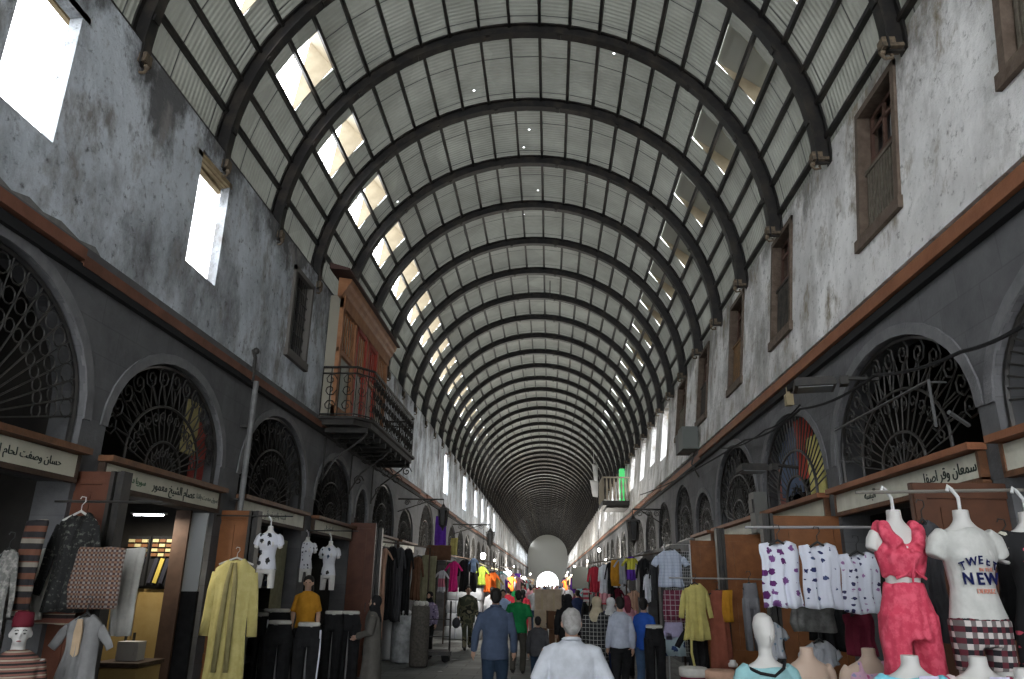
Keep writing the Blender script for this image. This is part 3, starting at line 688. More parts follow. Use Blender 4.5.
MB().hexa([V((.1, y0-.4, 2.74)), V((.50, y0-.4, 2.70)), V((.50, y1+.1, 2.70)), V((.1, y1+.1, 2.74))], [V((.1, y0-.4, 2.86)), V((.50, y0-.4, 2.74)), V((.50, y1+.1, 2.74)), V((.1, y1+.1, 2.86))]).build('roof_board', mat('kiosk_roof_dark', (.06, .03, .025), .7), t)
# balcony: platform with chamfered corners and wrought iron railing
D = .92; BY0, BY1 = 13.3, 18.3
t = empty('balcony', (XL, (BY0+BY1)/2, 4.62), 0, 'black balcony with wrought iron railing projecting from the left wall', 'balcony')
hw = (BY1-BY0)/2; out = [(0, -hw), (D-.25, -hw), (D, -hw+.35), (D, hw-.35), (D-.25, hw), (0, hw)]
pl = MB(); pl.slab(out, [], lambda u, v, d: (u, v, d), .1); o2 = [(0, -hw-.06), (D-.2, -hw-.06), (D+.07, -hw+.32), (D+.07, hw-.32), (D-.2, hw+.06), (0, hw+.06)]
pl.slab(o2, [], lambda u, v, d: (u, v, .1+d), .05); pl.build('platform', mat('balcony_dark_board', (.022, .02, .019), .7, (.045, .04, .036), 5), t)
for k in range(9): MB().box((D/2, -hw+.3+k*(2*hw-.6)/8, -.05), (D-.1, .07, .1)).build('joist', M_ironb, t)
edge = [V((.02, -hw, 0)), V((D-.25, -hw, 0)), V((D, -hw+.35, 0)), V((D, hw-.35, 0)), V((D-.25, hw, 0)), V((.02, hw, 0))]
rl = MB()
for z, r in ((.2, .014), (.98, .016), (1.1, .024)): rl.tube([p+V((0, 0, z)) for p in edge], r, 6)
rl.build('railing', M_ironb, t); bl = MB(); scw = MB()
for i in range(5):
    a, b = edge[i], edge[i+1]; L_ = (b-a).length; n = max(2, int(L_/.14)); dr = (b-a).normalized()
    for k in range(n+1):
        p = a+dr*(L_*k/n); q = a+dr*(L_*min(k+.5, n)/n)
        bl.tube([p+V((0, 0, .15)), p+V((0, 0, 1.1))], .009, 4)
        if k < n and k % 2 == 0:
            for zc, s in ((.36, 1), (.66, -1), (.86, 1)):
                c = a+dr*(L_*(k+1)/n)+V((0, 0, zc)); scw.tube([c+(dr*cos(j*.95*s)+V((0, 0, 1))*sin(j*.95*s))*.12*(1-.09*j) for j in range(9)], .009, 4)
bl.build('balusters', M_ironb, t); scw.build('scrollwork', M_ironb, t)
for y in (-hw+.5, 0, hw-.5):
    sb = MB()
    sb.tube([(.02, y, -.95), (.25, y, -.55), (.7, y, -.2), (D-.1, y, -.06)], .02, 5); sb.tube([(.03, y, -1), (.03, y, 0)], .018, 5)
    for c, r in (((.35, -.25), .16), ((.62, -.42), .13), ((.2, -.7), .12), ((.85, -.22), .12)): sb.tube([(c[0]+r*(1-.085*j)*cos(j*.9), y, c[1]+r*(1-.085*j)*sin(j*.9)) for j in range(11)], .012, 4)
    sb.build('scroll_bracket', M_ironb, t)
# second balcony, far right, and the green tube beside it
t = empty('balcony', (XR, 33.2, 5.15), 0, 'small distant balcony with turned balusters on the right wall', 'balcony')
MB().box((-.58, 0, 0), (1.16, 2.4, .2)).box((-.5, 0, -.14), (.95, 2.1, .08)).build('platform', M_ironb, t)
r_ = MB(); M_bw = mat('pale_balcony_wood', (.22, .19, .14), .8)
bal = [(.02, .1), (.055, .25), (.03, .5), (.05, .75), (.02, 1.05)]
for k in range(8): r_.lathe(bal, (-1.12+k*.155, -1.15, 0), 6)
for k in range(13): r_.lathe(bal, (-1.12, -1.15+k*.19, 0), 6)
r_.box((-.56, -1.15, 1.08), (1.16, .07, .06)).box((-1.12, 0, 1.08), (.07, 2.35, .06)); r_.build('railing', M_bw, t)
o = MB().box((XR-.07, 34.6, 6.2), (.22, .45, 1.5)).build('light_strip', emat('green_glow', (.10, .75, .22), .3)); tag(o, 'glowing green vertical light strip beside the small distant balcony', 'light strip')
def flag(p, w, h, label, m):
    mb = MB(); R = []
    for i in range(9):
        v = i/8; R.append([V((p.x-w/2*(1-v*.7)+.03*sin(6*v), p.y+.05*sin(7*v), p.z-h*v)), V((p.x+w/2*(1-.2*v), p.y+.08*sin(5*v+1), p.z-h*v-.05)), V((p.x+w/2*(1-.2*v), p.y+.03+.08*sin(5*v+1), p.z-h*v-.05)), V((p.x-w/2*(1-v*.7), p.y+.03+.05*sin(7*v), p.z-h*v))])
    mb.loft(R).tube([p+V((0, .02, 0)), V((p.x, p.y+.02, 10.3))], .01, 4); o = mb.build('hanging_flag', m, None, True); tag(o, label, 'flag')
flag(AY(594, 480, 44), .5, .95, 'small white cloth hanging high near the far right balcony', mat('flag_white', (.7, .7, .7), .8))
flag(AY(595, 464, 46), .35, 1.0, 'slender white cloth strip hanging beyond the far right balcony', mat('flag_white', (.7, .7, .7), .8))
# masonry patch laid bare above the left beam
mb = MB(); pts = [(3, 4.72)]+[(q.y, q.z) for q in (AX(x, y, XL) for x, y in ((150, 299), (122, 280), (116, 268), (104, 262), (96, 247), (80, 240), (62, 221), (44, 212), (30, 197), (12, 190), (0, 176)))]+[(3, 5.1)]
mb.slab(pts, [], lambda u, v, d: (XL-.02+d, u, v), .015); struct('wall_left_patch', mb, mat('bare_masonry', (.13, .13, .13), .9, (.21, .21, .20), 6, 7, bump=.5))
# ------------------------------------------------------------------ fabrics with patterns
def patmat(name, kind, cols, s=.05, rough=.85, thr=.3):
    if name in MATS: return MATS[name]
    m = mat(name, cols[0], rough); N, L, b = mixnodes(m); tc = N['Texture Coordinate']
    sp = N.new('ShaderNodeSeparateXYZ'); L.new(tc.outputs['Object'], sp.inputs[0])
    def mth(op, a, bb=None):
        n = N.new('ShaderNodeMath'); n.operation = op
        for i, q in enumerate((a, bb)):
            if q is None: continue
            if isinstance(q, (int, float)): n.inputs[i].default_value = q
            else: L.new(q, n.inputs[i])
        return n.outputs[0]
    def mix(f, c1, c2):
        x = N.new('ShaderNodeMix'); x.data_type = 'RGBA'; L.new(f, x.inputs[0])
        for i, c in ((6, c1), (7, c2)):
            if isinstance(c, tuple): x.inputs[i].default_value = (*c, 1)
            else: L.new(c, x.inputs[i])
        return x.outputs[2]
    band = lambda ax, sc, w: mth('LESS_THAN', mth('FRACT', mth('MULTIPLY', sp.outputs[ax], 1/sc)), w)
    if kind == 'check':
        c = mix(band('Z', s, .5), cols[0], cols[1]); c = mix(mth('MULTIPLY', band('X', s, .5), .75), c, cols[1])
        if len(cols) > 2: c = mix(mth('MULTIPLY', mth('MULTIPLY', band('X', s, .5), band('Z', s, .5)), .8), c, cols[2])
    elif kind == 'grid':
        c = mix(mth('MAXIMUM', band('Z', s, .13), band('X', s, .13)), cols[0], cols[1])
    elif kind == 'stripe':
        c = mix(band('Z', s, .5), cols[0], cols[1])
        if len(cols) > 2: c = mix(band('Z', s*2, .2), c, cols[2])
    elif kind == 'vstripe':
        c = mix(band('X', s, .4), cols[0], cols[1])
    elif kind == 'blocks':           # horizontal blocks
        c = mix(mth('GREATER_THAN', sp.outputs['Z'], s), cols[0], cols[1])
        if len(cols) > 2: c = mix(mth('GREATER_THAN', sp.outputs['Z'], s+.25), c, cols[2])
    elif kind == 'dots':
        v = N.new('ShaderNodeTexVoronoi'); v.inputs['Scale'].default_value = 1/s; v.inputs['Randomness'].default_value = .45
        cx = N.new('ShaderNodeCombineXYZ'); L.new(sp.outputs['X'], cx.inputs['X']); L.new(sp.outputs['Z'], cx.inputs['Y'])
        nz = N.new('ShaderNodeTexNoise'); nz.inputs['Scale'].default_value = 3/s; L.new(cx.outputs[0], nz.inputs['Vector'])
        L.new(cx.outputs[0], v.inputs['Vector']); d = mth('ADD', v.outputs['Distance'], mth('MULTIPLY', mth('SUBTRACT', nz.outputs['Fac'], .5), .5)); f = mth('LESS_THAN', d, thr)
        bw = N.new('ShaderNodeRGBToBW'); L.new(v.outputs['Color'], bw.inputs[0]); r = N.new('ShaderNodeValToRGB'); r.color_ramp.interpolation = 'CONSTANT'
        cc = cols[1:]; r.color_ramp.elements[0].color = (*cc[0], 1); r.color_ramp.elements[1].color = (*cc[-1], 1); r.color_ramp.elements[1].position = .5
        L.new(bw.outputs[0], r.inputs[0]); c = mix(f, cols[0], r.outputs[0])
    elif kind == 'camo':
        n1 = N.new('ShaderNodeTexNoise'); n1.inputs['Scale'].default_value = 1/s; L.new(tc.outputs['Object'], n1.inputs['Vector'])
        r = N.new('ShaderNodeValToRGB'); r.color_ramp.interpolation = 'CONSTANT'; es = r.color_ramp.elements; es[0].color = (*cols[0], 1); es[1].color = (*cols[1], 1); es[0].position = 0; es[1].position = .45
        for i, cc in enumerate(cols[2:]): e = es.new(.52+.07*i); e.color = (*cc, 1)
        L.new(n1.outputs['Fac'], r.inputs[0]); c = r.outputs[0]
    L.new(c, b.inputs['Base Color'])
    bp = N.new('ShaderNodeBump'); bp.inputs['Strength'].default_value = .3; bp.inputs['Distance'].default_value = .02
    n2 = N.new('ShaderNodeTexNoise'); n2.inputs['Scale'].default_value = 14; L.new(tc.outputs['Object'], n2.inputs['Vector']); L.new(n2.outputs['Fac'], bp.inputs['Height']); L.new(bp.outputs['Normal'], b.inputs['Normal'])
    return m
M_white = mat('white_plastic_form', (.52, .51, .49), .5); M_steel = mat('rack_steel', (.30, .30, .30), .4, metal=.5); M_whitewire = mat('white_wire', (.55, .56, .56), .5)
M_skinm = mat('beige_form', (.45, .34, .27), .5); M_hang = mat('hanger_plastic', (.03, .03, .03), .4)
C = dict(black=fab('black', (.012, .012, .013)), white=fab('white', (.55, .56, .60)), offwhite=fab('offwhite', (.42, .41, .38)), navy=fab('navy', (.02, .03, .08)), red=fab('red', (.40, .03, .05)), maroon=fab('maroon', (.12, .015, .03)),
         fuchsia=fab('fuchsia', (.50, .02, .16)), pink=fab('pink', (.52, .25, .30)), yellow=fab('yellow_khaki', (.40, .35, .12)), mustard=fab('mustard', (.42, .20, .02)), olive=fab('olive_cloth', (.20, .19, .12)), grey=fab('grey_cloth', (.14, .14, .15)),
         dgrey=fab('dark_grey_cloth', (.05, .05, .055)), rust=fab('rust', (.22, .07, .045)), blue=fab('royal_blue', (.02, .07, .30)), lblue=fab('light_blue', (.30, .40, .58)), green=fab('green_shirt', (.01, .16, .05)), brown=fab('brown_cloth', (.10, .05, .03)),
         orange=fab('orange', (.6, .12, .02)), purple=fab('purple', (.10, .03, .30)), tan=fab('tan_cloth', (.35, .26, .17)), peach=fab('peach', (.45, .28, .20)), teal=fab('teal_pale', (.22, .40, .42)), cyan=fab('cyan', (.16, .48, .58)), palegrey=fab('pale_grey_cloth', (.30, .31, .33)), lilac=fab('lilac', (.38, .35, .5)), lime=fab('lime', (.22, .28, .04)))
def hanger(t, w, z=0, m=None):
    mb = MB(); mb.tube([(-w*.42, 0, z-.07), (0, 0, z+.01), (w*.42, 0, z-.07)], .011, 5)
    mb.tube([(0, 0, z), (0, 0, z+.06), (.025, 0, z+.09), (.02, 0, z+.125), (-.015, 0, z+.13), (-.025, 0, z+.11)], .004, 5)
    return mb.build('hanger', m or M_hang, t)
def gmesh(kind, w, h, seed=0, sleeve=.5, flare=1.0, dep=.055):
    rnd = random.Random(seed); mb = MB(); n = 30; hw = w/2; ph = [rnd.uniform(0, 6) for _ in range(4)]
    def ring(x0, z, rx, ry, amp, sk=0):
        r = []
        for j in range(n):
            a = 2*pi*j/n; ca, sa = cos(a), sin(a); k = 1+amp*(sin(7*a+ph[0]+z*2)+.6*sin(11*a+ph[1]-z*3))
            r.append(V((x0+rx*math.copysign(abs(ca)**.8, ca)*(1+.25*amp*sin(5*a+ph[2])), ry*math.copysign(abs(sa)**.8, sa)*k, z+sk*ca)))
        return r
    if kind in ('shirt', 'tank', 'robe', 'dress', 'coat'):
        NU, NV = 20, 16; scoop = {'tank': .085, 'shirt': .05, 'dress': .09, 'robe': .04, 'coat': .12}[kind]*w/.4; nw = .45 if kind == 'tank' else .36; slope = (.03 if kind == 'tank' else .10)*w/.4
        def hwv(v):
            pts = [(0, .98), (.08, 1.0), (.2, .9), (.45, .86+.1*(flare-1)), (.75, .93+.6*(flare-1)), (1, flare)]
            if kind == 'tank': pts = [(0, .97), (.12, 1.03), (.25, .97), (.6, .95), (1, flare)]
            for (v0, a0), (v1, a1) in zip(pts, pts[1:]):
                if v <= v1: return hw*(a0+(a1-a0)*(v-v0)/(v1-v0))
            return hw*flare
        def pt(u, v, side):
            au = abs(u); zt = -scoop*(1.0 if side > 0 else .3)*sqrt(max(0, 1-(au/nw)**2)) if au < nw else -slope*(au-nw)/(1-nw)
            vv = v*v*.3+v*.7; z = zt*(1-vv)-h*vv; x = u*hwv(vv); e = sqrt(max(0, 1-u**4))
            y = dep*(.25+.75*min(1, v*4))*e+e*(.006+.022*vv)*(sin(u*9+ph[0]+vv*1.5)+.6*sin(u*17+ph[1]))
            return V((x+.006*sin(9*vv+ph[3]), -y if side > 0 else y, z+.008*sin(u*5+ph[2])*vv))
        vs = []; fs = []; m1 = NU+1
        for side in (1, -1):
            for j in range(NV+1):
                for i in range(NU+1): vs.append(pt(-1+2*i/NU, j/NV, side))
        o2 = m1*(NV+1)
        for j in range(NV):
            for i in range(NU): q = j*m1+i; fs.append((q, q+1, q+1+m1, q+m1)); fs.append((o2+q, o2+q+m1, o2+q+1+m1, o2+q+1))
            q = j*m1; fs.append((q, q+m1, o2+q+m1, o2+q)); q += NU; fs.append((q, o2+q, o2+q+m1, q+m1))
        for i in range(NU): fs.append((i, o2+i, o2+i+1, i+1)); q = NV*m1+i; fs.append((q, q+1, o2+q+1, o2+q))
        mb.add(vs, fs)
        if kind != 'tank' and sleeve > 0:
            for s in (-1, 1):
                L_ = sleeve*min(h, .75); ang = .62 if sleeve < .42 else (.10 if kind == 'robe' else .2); dx, dz = sin(ang)*L_, -cos(ang)*L_
                a = V((s*hw*.86, 0, -slope-.03*w/.4)); mb.tube([a, a+V((s*dx*.35, 0, dz*.3)), a+V((s*dx*.75, .01, dz*.7)), a+V((s*dx, 0, dz))], [w*.13, w*.14, w*.125, w*.12], 10, flat=.36, ref=(0, 1, 0))
    elif kind == 'trousers':
        mb.loft([ring(0, z, rx, dep*1.1, .05) for z, rx in ((0, hw*.8), (-.04, hw*.85), (-.2, hw), (-.27, hw*.98))])
        for s in (-1, 1): mb.loft([ring(s*hw*.52, z, rx, dep*1.1, .08) for z, rx in ((-.16, hw*.5), (-.3, hw*.5), (-.6*h, hw*.42), (-h, hw*.4*flare))])
    elif kind == 'skirt': mb.loft([ring(0, z, rx, dep*d, a_) for z, rx, d, a_ in ((0, hw*.6, 1, .02), (-.04, hw*.62, 1.1, .05), (-.3*h, hw*.82, 1.6, .2), (-.7*h, hw*flare*.95, 2, .3), (-h, hw*flare, 2.1, .3))])
    elif kind == 'cloth': mb.loft([ring(.02*sin(3*z/h), z, rx, dep*.55, a_) for z, rx, a_ in ((0, hw*.95, .04), (-.02, hw, .1), (-.3*h, hw*.98, .3), (-.65*h, hw*1.02, .4), (-h, hw*.96, .4))])
    return mb
GN = dict(shirt='hanging_shirt', tank='sleeveless_top', robe='hanging_robe', dress='hanging_dress', coat='hanging_coat', trousers='hanging_trousers', skirt='hanging_skirt', cloth='draped_cloth')
def garment(pxl, pxr, pyt, pyb, Y, kind, m, label, sleeve=.5, flare=1.05, name=None, group=None, hg=True, rz=0, seed=None, mh=None, wf=None, zs=0):
    a, b = AY(pxl, pyt, Y), AY(pxr, pyt, Y); c = AY((pxl+pxr)/2, pyb, Y); w = b.x-a.x; h = a.z-c.z
    if kind in ('shirt', 'robe', 'coat', 'dress') and sleeve > 0: w *= .72 if sleeve < .45 else .78
    if wf: w *= wf
    t = empty(name or GN[kind], ((a.x+b.x)/2, Y, a.z), rz, label, {'shirt': 'shirt', 'tank': 'top', 'robe': 'robe', 'dress': 'dress', 'coat': 'coat', 'trousers': 'trousers', 'skirt': 'skirt', 'cloth': 'cloth'}[kind], group)
    g = gmesh(kind, w, h, seed if seed is not None else int(pxl*7+pyt), sleeve, flare).build('fabric', m, t, True); crinkle(g, .010, 7)
    if hg: hanger(t, w, 0, mh)
    return t
def rail(p0, p1, label, r=.014, m=None, posts=(), name='clothes_rail'):
    t = empty(name, p0, 0, label, 'rail'); d = V(p1)-V(p0); mb = MB().tube([(0, 0, 0), d], r, 7); mb.build('bar', m or M_steel, t)
    for q in posts: MB().tube([d*q, d*q-V((0, 0, p0[2]+d.z*q-.01))], r*1.1, 7).build('post', m or M_steel, t)
    return t
# ------------------------------------------------------------------ mannequin forms
def torso(t, m, male=0, s=1, thigh=.95, arms=.13, head=False, neck=0, skin=None):
    mb = MB(); z0 = neck
    spec = [(0, .05), (-.04, .05), (-.085, .056)]
    R = [(0, 0, 0+z0, .05, .05), (0, 0, -.06, .052, .052), (0, 0, -.095, .09, .06), (0, 0, -.125, .155, .075), (0, 0, -.19, .175, .095), (0, -.012, -.27, .158, .118), (0, 0, -.34, .135, .10), (0, 0, -.43, .118, .088), (0, 0, -.52, .15, .105), (0, 0, -.61, .172, .12), (0, 0, -.68, .165, .10)]
    mb.rings([tuple(q*s for q in r) for r in R], 20)
    for q in (-1, 1):
        mb.ell((q*.065*s, -.09*s, -.265*s), (.055*s, .045*s, .055*s), 10, 8)
        if thigh > .7: mb.rings([(q*.092*s, 0, -.60*s, .078*s, .10*s), (q*.105*s, 0, -.75*s, .066*s, .085*s), (q*.11*s, 0, -thigh*s, .06*s, .07*s)], 14)
        mb.tube([(q*.15*s, 0, -.15*s), (q*.185*s, 0, -.19*s), (q*(.195+arms*.2)*s, 0, (-.19-arms)*s)], [.055*s, .052*s, .042*s], 10)
    if head: mb.rings([(0, 0, -.05, .045, .045), (0, 0, .0, .048, .05), (0, -.01, .03, .055, .07), (0, -.012, .09, .075, .09), (0, 0, .16, .08, .095), (0, .005, .22, .062, .075), (0, .01, .25, .025, .03)], 16)
    o = mb.build('torso_form', m, t, True); fuse(o, .011, 3); return o
def shell(t, parts, m, name, vox=.011, amp=.007, sc=11):
    mb = MB()
    for k, *a in parts:
        if k == 'r': mb.rings(a[0], a[1] if len(a) > 1 else 20)
        elif k == 't': mb.tube(a[0], a[1], 10)
        elif k == 'e': mb.ell(a[0], a[1], 12, 8)
    o = mb.build(name, m, t, True); fuse(o, vox, 2); crinkle(o, amp, sc); return o
def hook(t, h=.12, x=0):
    return MB().tube([(x, 0, -.01), (x, 0, h*.6), (x-.03, .01, h), (x-.05, .015, h+.02), (x-.06, .015, h-.01)], .012, 7).build('hanging_hook', M_whitewire, t)
TEE = [(0, 0, -.10, .075, .066), (0, 0, -.12, .15, .085), (0, 0, -.19, .188, .112), (0, -.018, -.27, .172, .137), (0, 0, -.35, .150, .115), (0, 0, -.43, .140, .105), (0, 0, -.53, .165, .12), (0, 0, -.60, .185, .134)]
def sl(s, L_=.13, r=.068): return [('t', [(s*.14, 0, -.14), (s*.19, 0, -.18), (s*(.20+L_*.3), 0, -.18-L_)], [.054, .058, r*.88])]
PANTS = lambda b, w=1: [('r', [(0, 0, -.52, .16, .115), (0, 0, -.61, .185, .132), (0, 0, -.735, .184, .126)])]+[('r', [(q*.098, 0, -.60, .088, .122), (q*.104, 0, -.72, .082*w, .105), (q*.108, 0, -b, .078*w, .09)], 14) for q in (-1, 1)]
pr = AY(1024, 488, 4.4)
t = rail((1.78, 4.47, 2.43), (3.36, 4.47, 2.47), 'thin steel rail carrying the display mannequins on the right', .010, mat('rail_brownish', (.16, .15, .13), .5))
# NEW tee mannequin
p = AY(960, 510, 4.3); t = empty('display_mannequin', p, radians(2), 'white hanging mannequin in a grey printed tee and checked pants', 'mannequin', sc=(.80, .85, .95))
torso(t, M_white, arms=.05); shell(t, [('r', TEE)]+sl(-1, .085, .062)+sl(1, .085, .062), fab('tee_grey', (.42, .42, .40)), 'tee_shirt')['label'] = 'grey tee with navy lettering'
shell(t, PANTS(.86), patmat('pants_check', 'check', [(.50, .45, .43), (.018, .016, .02), (.12, .02, .03)], .06), 'checked_pants'); hook(t)
M_nv = mat('print_navy', (.006, .010, .06), .8, spec=.1); M_or = mat('print_orange', (.62, .25, .18), .7)
for ch, a in zip('TWEET', (-2, -1, 0, 1, 2)):
    text(ch, .062, M_nv, t, (a*.052-.014, -.153+abs(a)*.010+(.010 if abs(a) == 2 else 0), -.285-abs(a)**2*.008), (pi/2, 0, a*.22), .002, bold=.0015).rotation_euler = (pi/2+.1, a*.14, a*.26)
text('IN THE', .028, M_or, t, (.02, -.139, -.335), (pi/2-.12, 0, 0), .003); 
for ch, x in zip('NEW', (-.092, -.018, .060)): text(ch, .088, M_nv, t, (x, -.128-.0+abs(x)*.12, -.385), (pi/2-.1, 0, -x*-1.2), .003, bold=.0022)
text('DERRIZ', .036, M_or, t, (.01, -.121, -.448), (pi/2, 0, 0), .003)
# red outfit mannequin
p = AY(893, 510, 4.5); t = empty('display_mannequin', p, radians(6), 'white hanging mannequin in a coral red ruched top and matching trousers', 'mannequin', sc=(.78, .85, .95))
torso(t, M_white, arms=.05); Mcor = mat('fabric_coral', (.50, .045, .085), .8, (.62, .09, .14), 22, 4, .45, .6, bump=.3, bscale=16)
o = shell(t, [('r', [(0, 0, -.20, .183, .112), (0, 0, -.22, .186, .118), (0, -.022, -.27, .176, .152), (0, -.004, -.35, .155, .128), (0, 0, -.39, .145, .112)])]+[('t', [(q*.135, .03, -.11), (q*.125, -.03, -.12), (q*.10, -.085, -.17), (q*.07, -.12, -.23)], [.05, .055, .052, .05]) for q in (-1, 1)]+[('r', [(0, .05, -.10, .15, .05), (0, .05, -.2, .17, .06)])], Mcor, 'ruched_top', amp=.012, sc=20)
MB().tube([(0, -.15, -.24), (.004, -.155, -.30), (-.003, -.135, -.36)], .012, 6).tube([(0, -.135, -.34), (-.05, -.125, -.375), (-.11, -.10, -.40)], .009, 6).tube([(0, -.135, -.34), (.05, -.125, -.375), (.11, -.10, -.40)], .009, 6).tube([(-.005, -.14, -.34), (-.012, -.135, -.42)], .007, 5).build('drawstring', Mcor, t)
shell(t, [('r', [(0, 0, -.425, .137, .106), (0, 0, -.46, .15, .115), (0, 0, -.61, .19, .138), (0, 0, -.735, .19, .13)])]+[('r', [(q*.10, 0, -.60, .092, .13), (q*.112, 0, -.74, .09, .112), (q*.12, 0, -.95, .092, .11)], 14) for q in (-1, 1)], Mcor, 'trousers', amp=.011, sc=18); hook(t)
# black floral dress, cropped by the frame
p = AY(1026, 512, 4.35); t = empty('display_mannequin', p, 0, 'cropped mannequin in a black dress with small coloured flowers, right edge of the photo', 'mannequin', sc=(.82, .85, .95))
torso(t, M_white, arms=.1); shell(t, [('r', TEE[:-1]+[(0, 0, -.62, .20, .14), (0, 0, -.95, .22, .16)])]+sl(-1, .09)+sl(1, .09), patmat('black_floral', 'dots', [(.012, .012, .013), (.55, .08, .12), (.5, .48, .4)], .075, thr=.2), 'floral_dress'); hook(t)
# busts along the lower edge, each on its stand
def bust(px, py, Y, label, form, cloth, parts, s=.8, rz=0, head=False, tall=False, price=None):
    p = AY(px, py, Y); t = empty('display_bust', p, rz, label, 'mannequin bust', sc=s); torso(t, form, thigh=.7, head=head, arms=.1)
    if cloth: shell(t, parts, cloth, 'blouse')
    z = p.z/s
    MB().tube([(0, 0, -.66), (0, 0, -z+.03)], .016, 8).build('stand_pole', M_steel, t); MB().lathe([(.16, -z+.005), (.15, -z+.02), (.03, -z+.035)], n=16).build('stand_base', M_steel, t)
    if price: MB().box((.035, -.135, -.14), (.11, .004, .08), Matrix.Rotation(.1, 3, 'X')).build('price_card', mat('price_card', (.55, .52, .68), .7), t); text(price, .06, M_nv, t, (.035, -.141, -.14), (pi/2, 0, 0), .001, 'card_writing')
    return t
bust(765, 648, 4.9, 'white headed mannequin in a pale teal top with black trim', M_white, C['teal'], [('r', [(0, 0, -.13, .15, .088)]+TEE[2:])]+sl(-1, .1)+sl(1, .1), head=True, rz=.2)
t = bpy.data.objects['display_bust']
MB().tube([(-.17, -.03, -.13), (-.10, -.10, -.165), (0, -.125, -.18), (.08, -.11, -.13), (.12, -.06, -.085), (.14, .02, -.10)], .012, 6).build('black_trim', C['black'], t)
MB().tube([(0, -.103, .09), (0, -.118, .065), (0, -.105, .05)], .010, 6).build('nose', M_white, t)
bust(806, 647, 5.1, 'bare beige mannequin torso seen from behind with a thin strap', M_skinm, None, [], rz=.3)
bust(868, 648, 5.0, 'beige mannequin bust in a pink floral camisole', M_skinm, patmat('pink_floral', 'dots', [(.50, .30, .40), (.4, .08, .2), (.25, .25, .4)], .04), [('r', [(0, 0, -.17, .175, .10)]+TEE[2:])]+[('t', [(q*.09, -.03, -.09), (q*.09, -.08, -.18)], .02) for q in (-1, 1)])
bust(909, 655, 3.95, 'white headless bust in a bright cyan top with a written card', M_white, C['cyan'], [('r', [(0, 0, -.12, .16, .08)]+TEE[2:])]+sl(-1)+sl(1), price='|l.-')
bust(977, 656, 3.95, 'white headless bust in a cream and crimson top with a lilac price card', M_white, patmat('crimson_cream', 'vstripe', [(.55, .45, .45), (.42, .03, .12)], .12), [('r', [(0, 0, -.13, .15, .08)]+TEE[2:])]+sl(-1)+sl(1), price='14..')
bust(1023, 668, 3.8, 'white bust cut by the bottom right corner of the photo', M_white, C['white'], [('r', TEE)]+sl(-1)+sl(1))
# kids tops on a rail
rail((1.6, 6.34, 2.36), (3.36, 6.34, 2.38), 'steel rail holding the three patterned kids tops', .012)
wh = (.60, .62, .70)
garment(757, 798, 541, 607, 6.25, 'tank', patmat('plum_flowers', 'dots', [wh, (.10, .02, .12), (.16, .06, .2)], .085, thr=.33), 'white kids top with large plum flowers', flare=1.03, wf=.93)
garment(797, 838, 543, 608, 6.3, 'tank', patmat('navy_bows', 'dots', [wh, (.02, .025, .09), (.05, .07, .16)], .075, thr=.25), 'white kids top with navy bows', flare=1.02, wf=.93)
garment(836, 878, 552, 613, 6.25, 'tank', patmat('small_motifs', 'dots', [wh, (.03, .03, .09), (.28, .14, .3)], .05, thr=.27), 'white kids top with small dark motifs, beside the coral outfit', flare=1.02, wf=.93)
garment(793, 836, 606, 632, 6.7, 'cloth', mat('grey_bagged', (.08, .08, .075), .4, (.2, .2, .19), 12), 'grey plastic wrapped bundle hanging below the navy bow top')
garment(755, 786, 622, 658, 7.2, 'shirt', patmat('blue_print', 'dots', [(.5, .52, .56), (.1, .2, .35), (.2, .3, .4)], .05), 'pale top with blue print hanging behind the headed mannequin', .3)
garment(795, 843, 640, 665, 6.9, 'shirt', C['palegrey'], 'pale grey tee on a black hanger behind the bare beige torso', .3)
garment(842, 872, 612, 655, 6.8, 'tank', C['maroon'], 'maroon garment hanging between the tops and the coral trousers')
garment(808, 850, 600, 650, 7.6, 'coat', C['black'], 'black clothing hanging in shade beneath the kids tops', .6)
garment(741, 757, 583, 650, 8.9, 'trousers', C['grey'], 'plain grey garment hanging beside the orange door')
garment(985, 1024, 540, 640, 4.9, 'coat', C['black'], 'black garment hanging behind the tee mannequin', .4)
garment(905, 940, 520, 640, 5.0, 'coat', C['dgrey'], 'dark clothing hanging between the coral and the tee mannequins', .4)
# white grid rack
x0, x1 = 2.18, 2.66; t = empty('grid_rack', (x0, 14.8, .02), 0, 'white wire grid display rack with shirts hooked on it', 'display rack')
g = MB(); fr = MB()
for q in range(15): g.tube([(q*(x1-x0)/14, 0, .65), (q*(x1-x0)/14, 0, 2.5)], .004, 4)
for q in range(31): g.tube([(0, 0, .65+q*.0615), (x1-x0, 0, .65+q*.0615)], .004, 4)
fr.tube([(0, 0, 0), (0, 0, 2.62), (x1-x0, 0, 2.62), (x1-x0, 0, 0)], .016, 6); g.build('grid', M_whitewire, t); fr.build('rack_frame', M_whitewire, t)
garment(655, 684, 549, 587, 14.6, 'shirt', patmat('pale_check', 'grid', [(.50, .55, .66), (.35, .42, .55)], .06), 'pale blue white checked tee on the grid rack', .25, 1.0, wf=1.25)
garment(664, 684, 590, 622, 14.65, 'cloth', patmat('maroon_plaid', 'grid', [(.16, .03, .06), (.38, .32, .34)], .09), 'maroon plaid cloth on the grid rack under the pale tee', hg=False)
garment(663, 684, 622, 640, 14.65, 'trousers', C['lilac'], 'lilac shorts on the grid rack', hg=False)
garment(661, 685, 637, 656, 14.62, 'cloth', patmat('aqua_navy', 'dots', [(.40, .50, .54), (.03, .06, .16), (.03, .06, .16)], .2), 'pale aqua shorts with navy marks at the foot of the grid rack', hg=False)
garment(680, 709, 583, 640, 11.4, 'shirt', C['yellow'], 'khaki yellow cardigan with loose ties on a hanger', .5, 1.2)
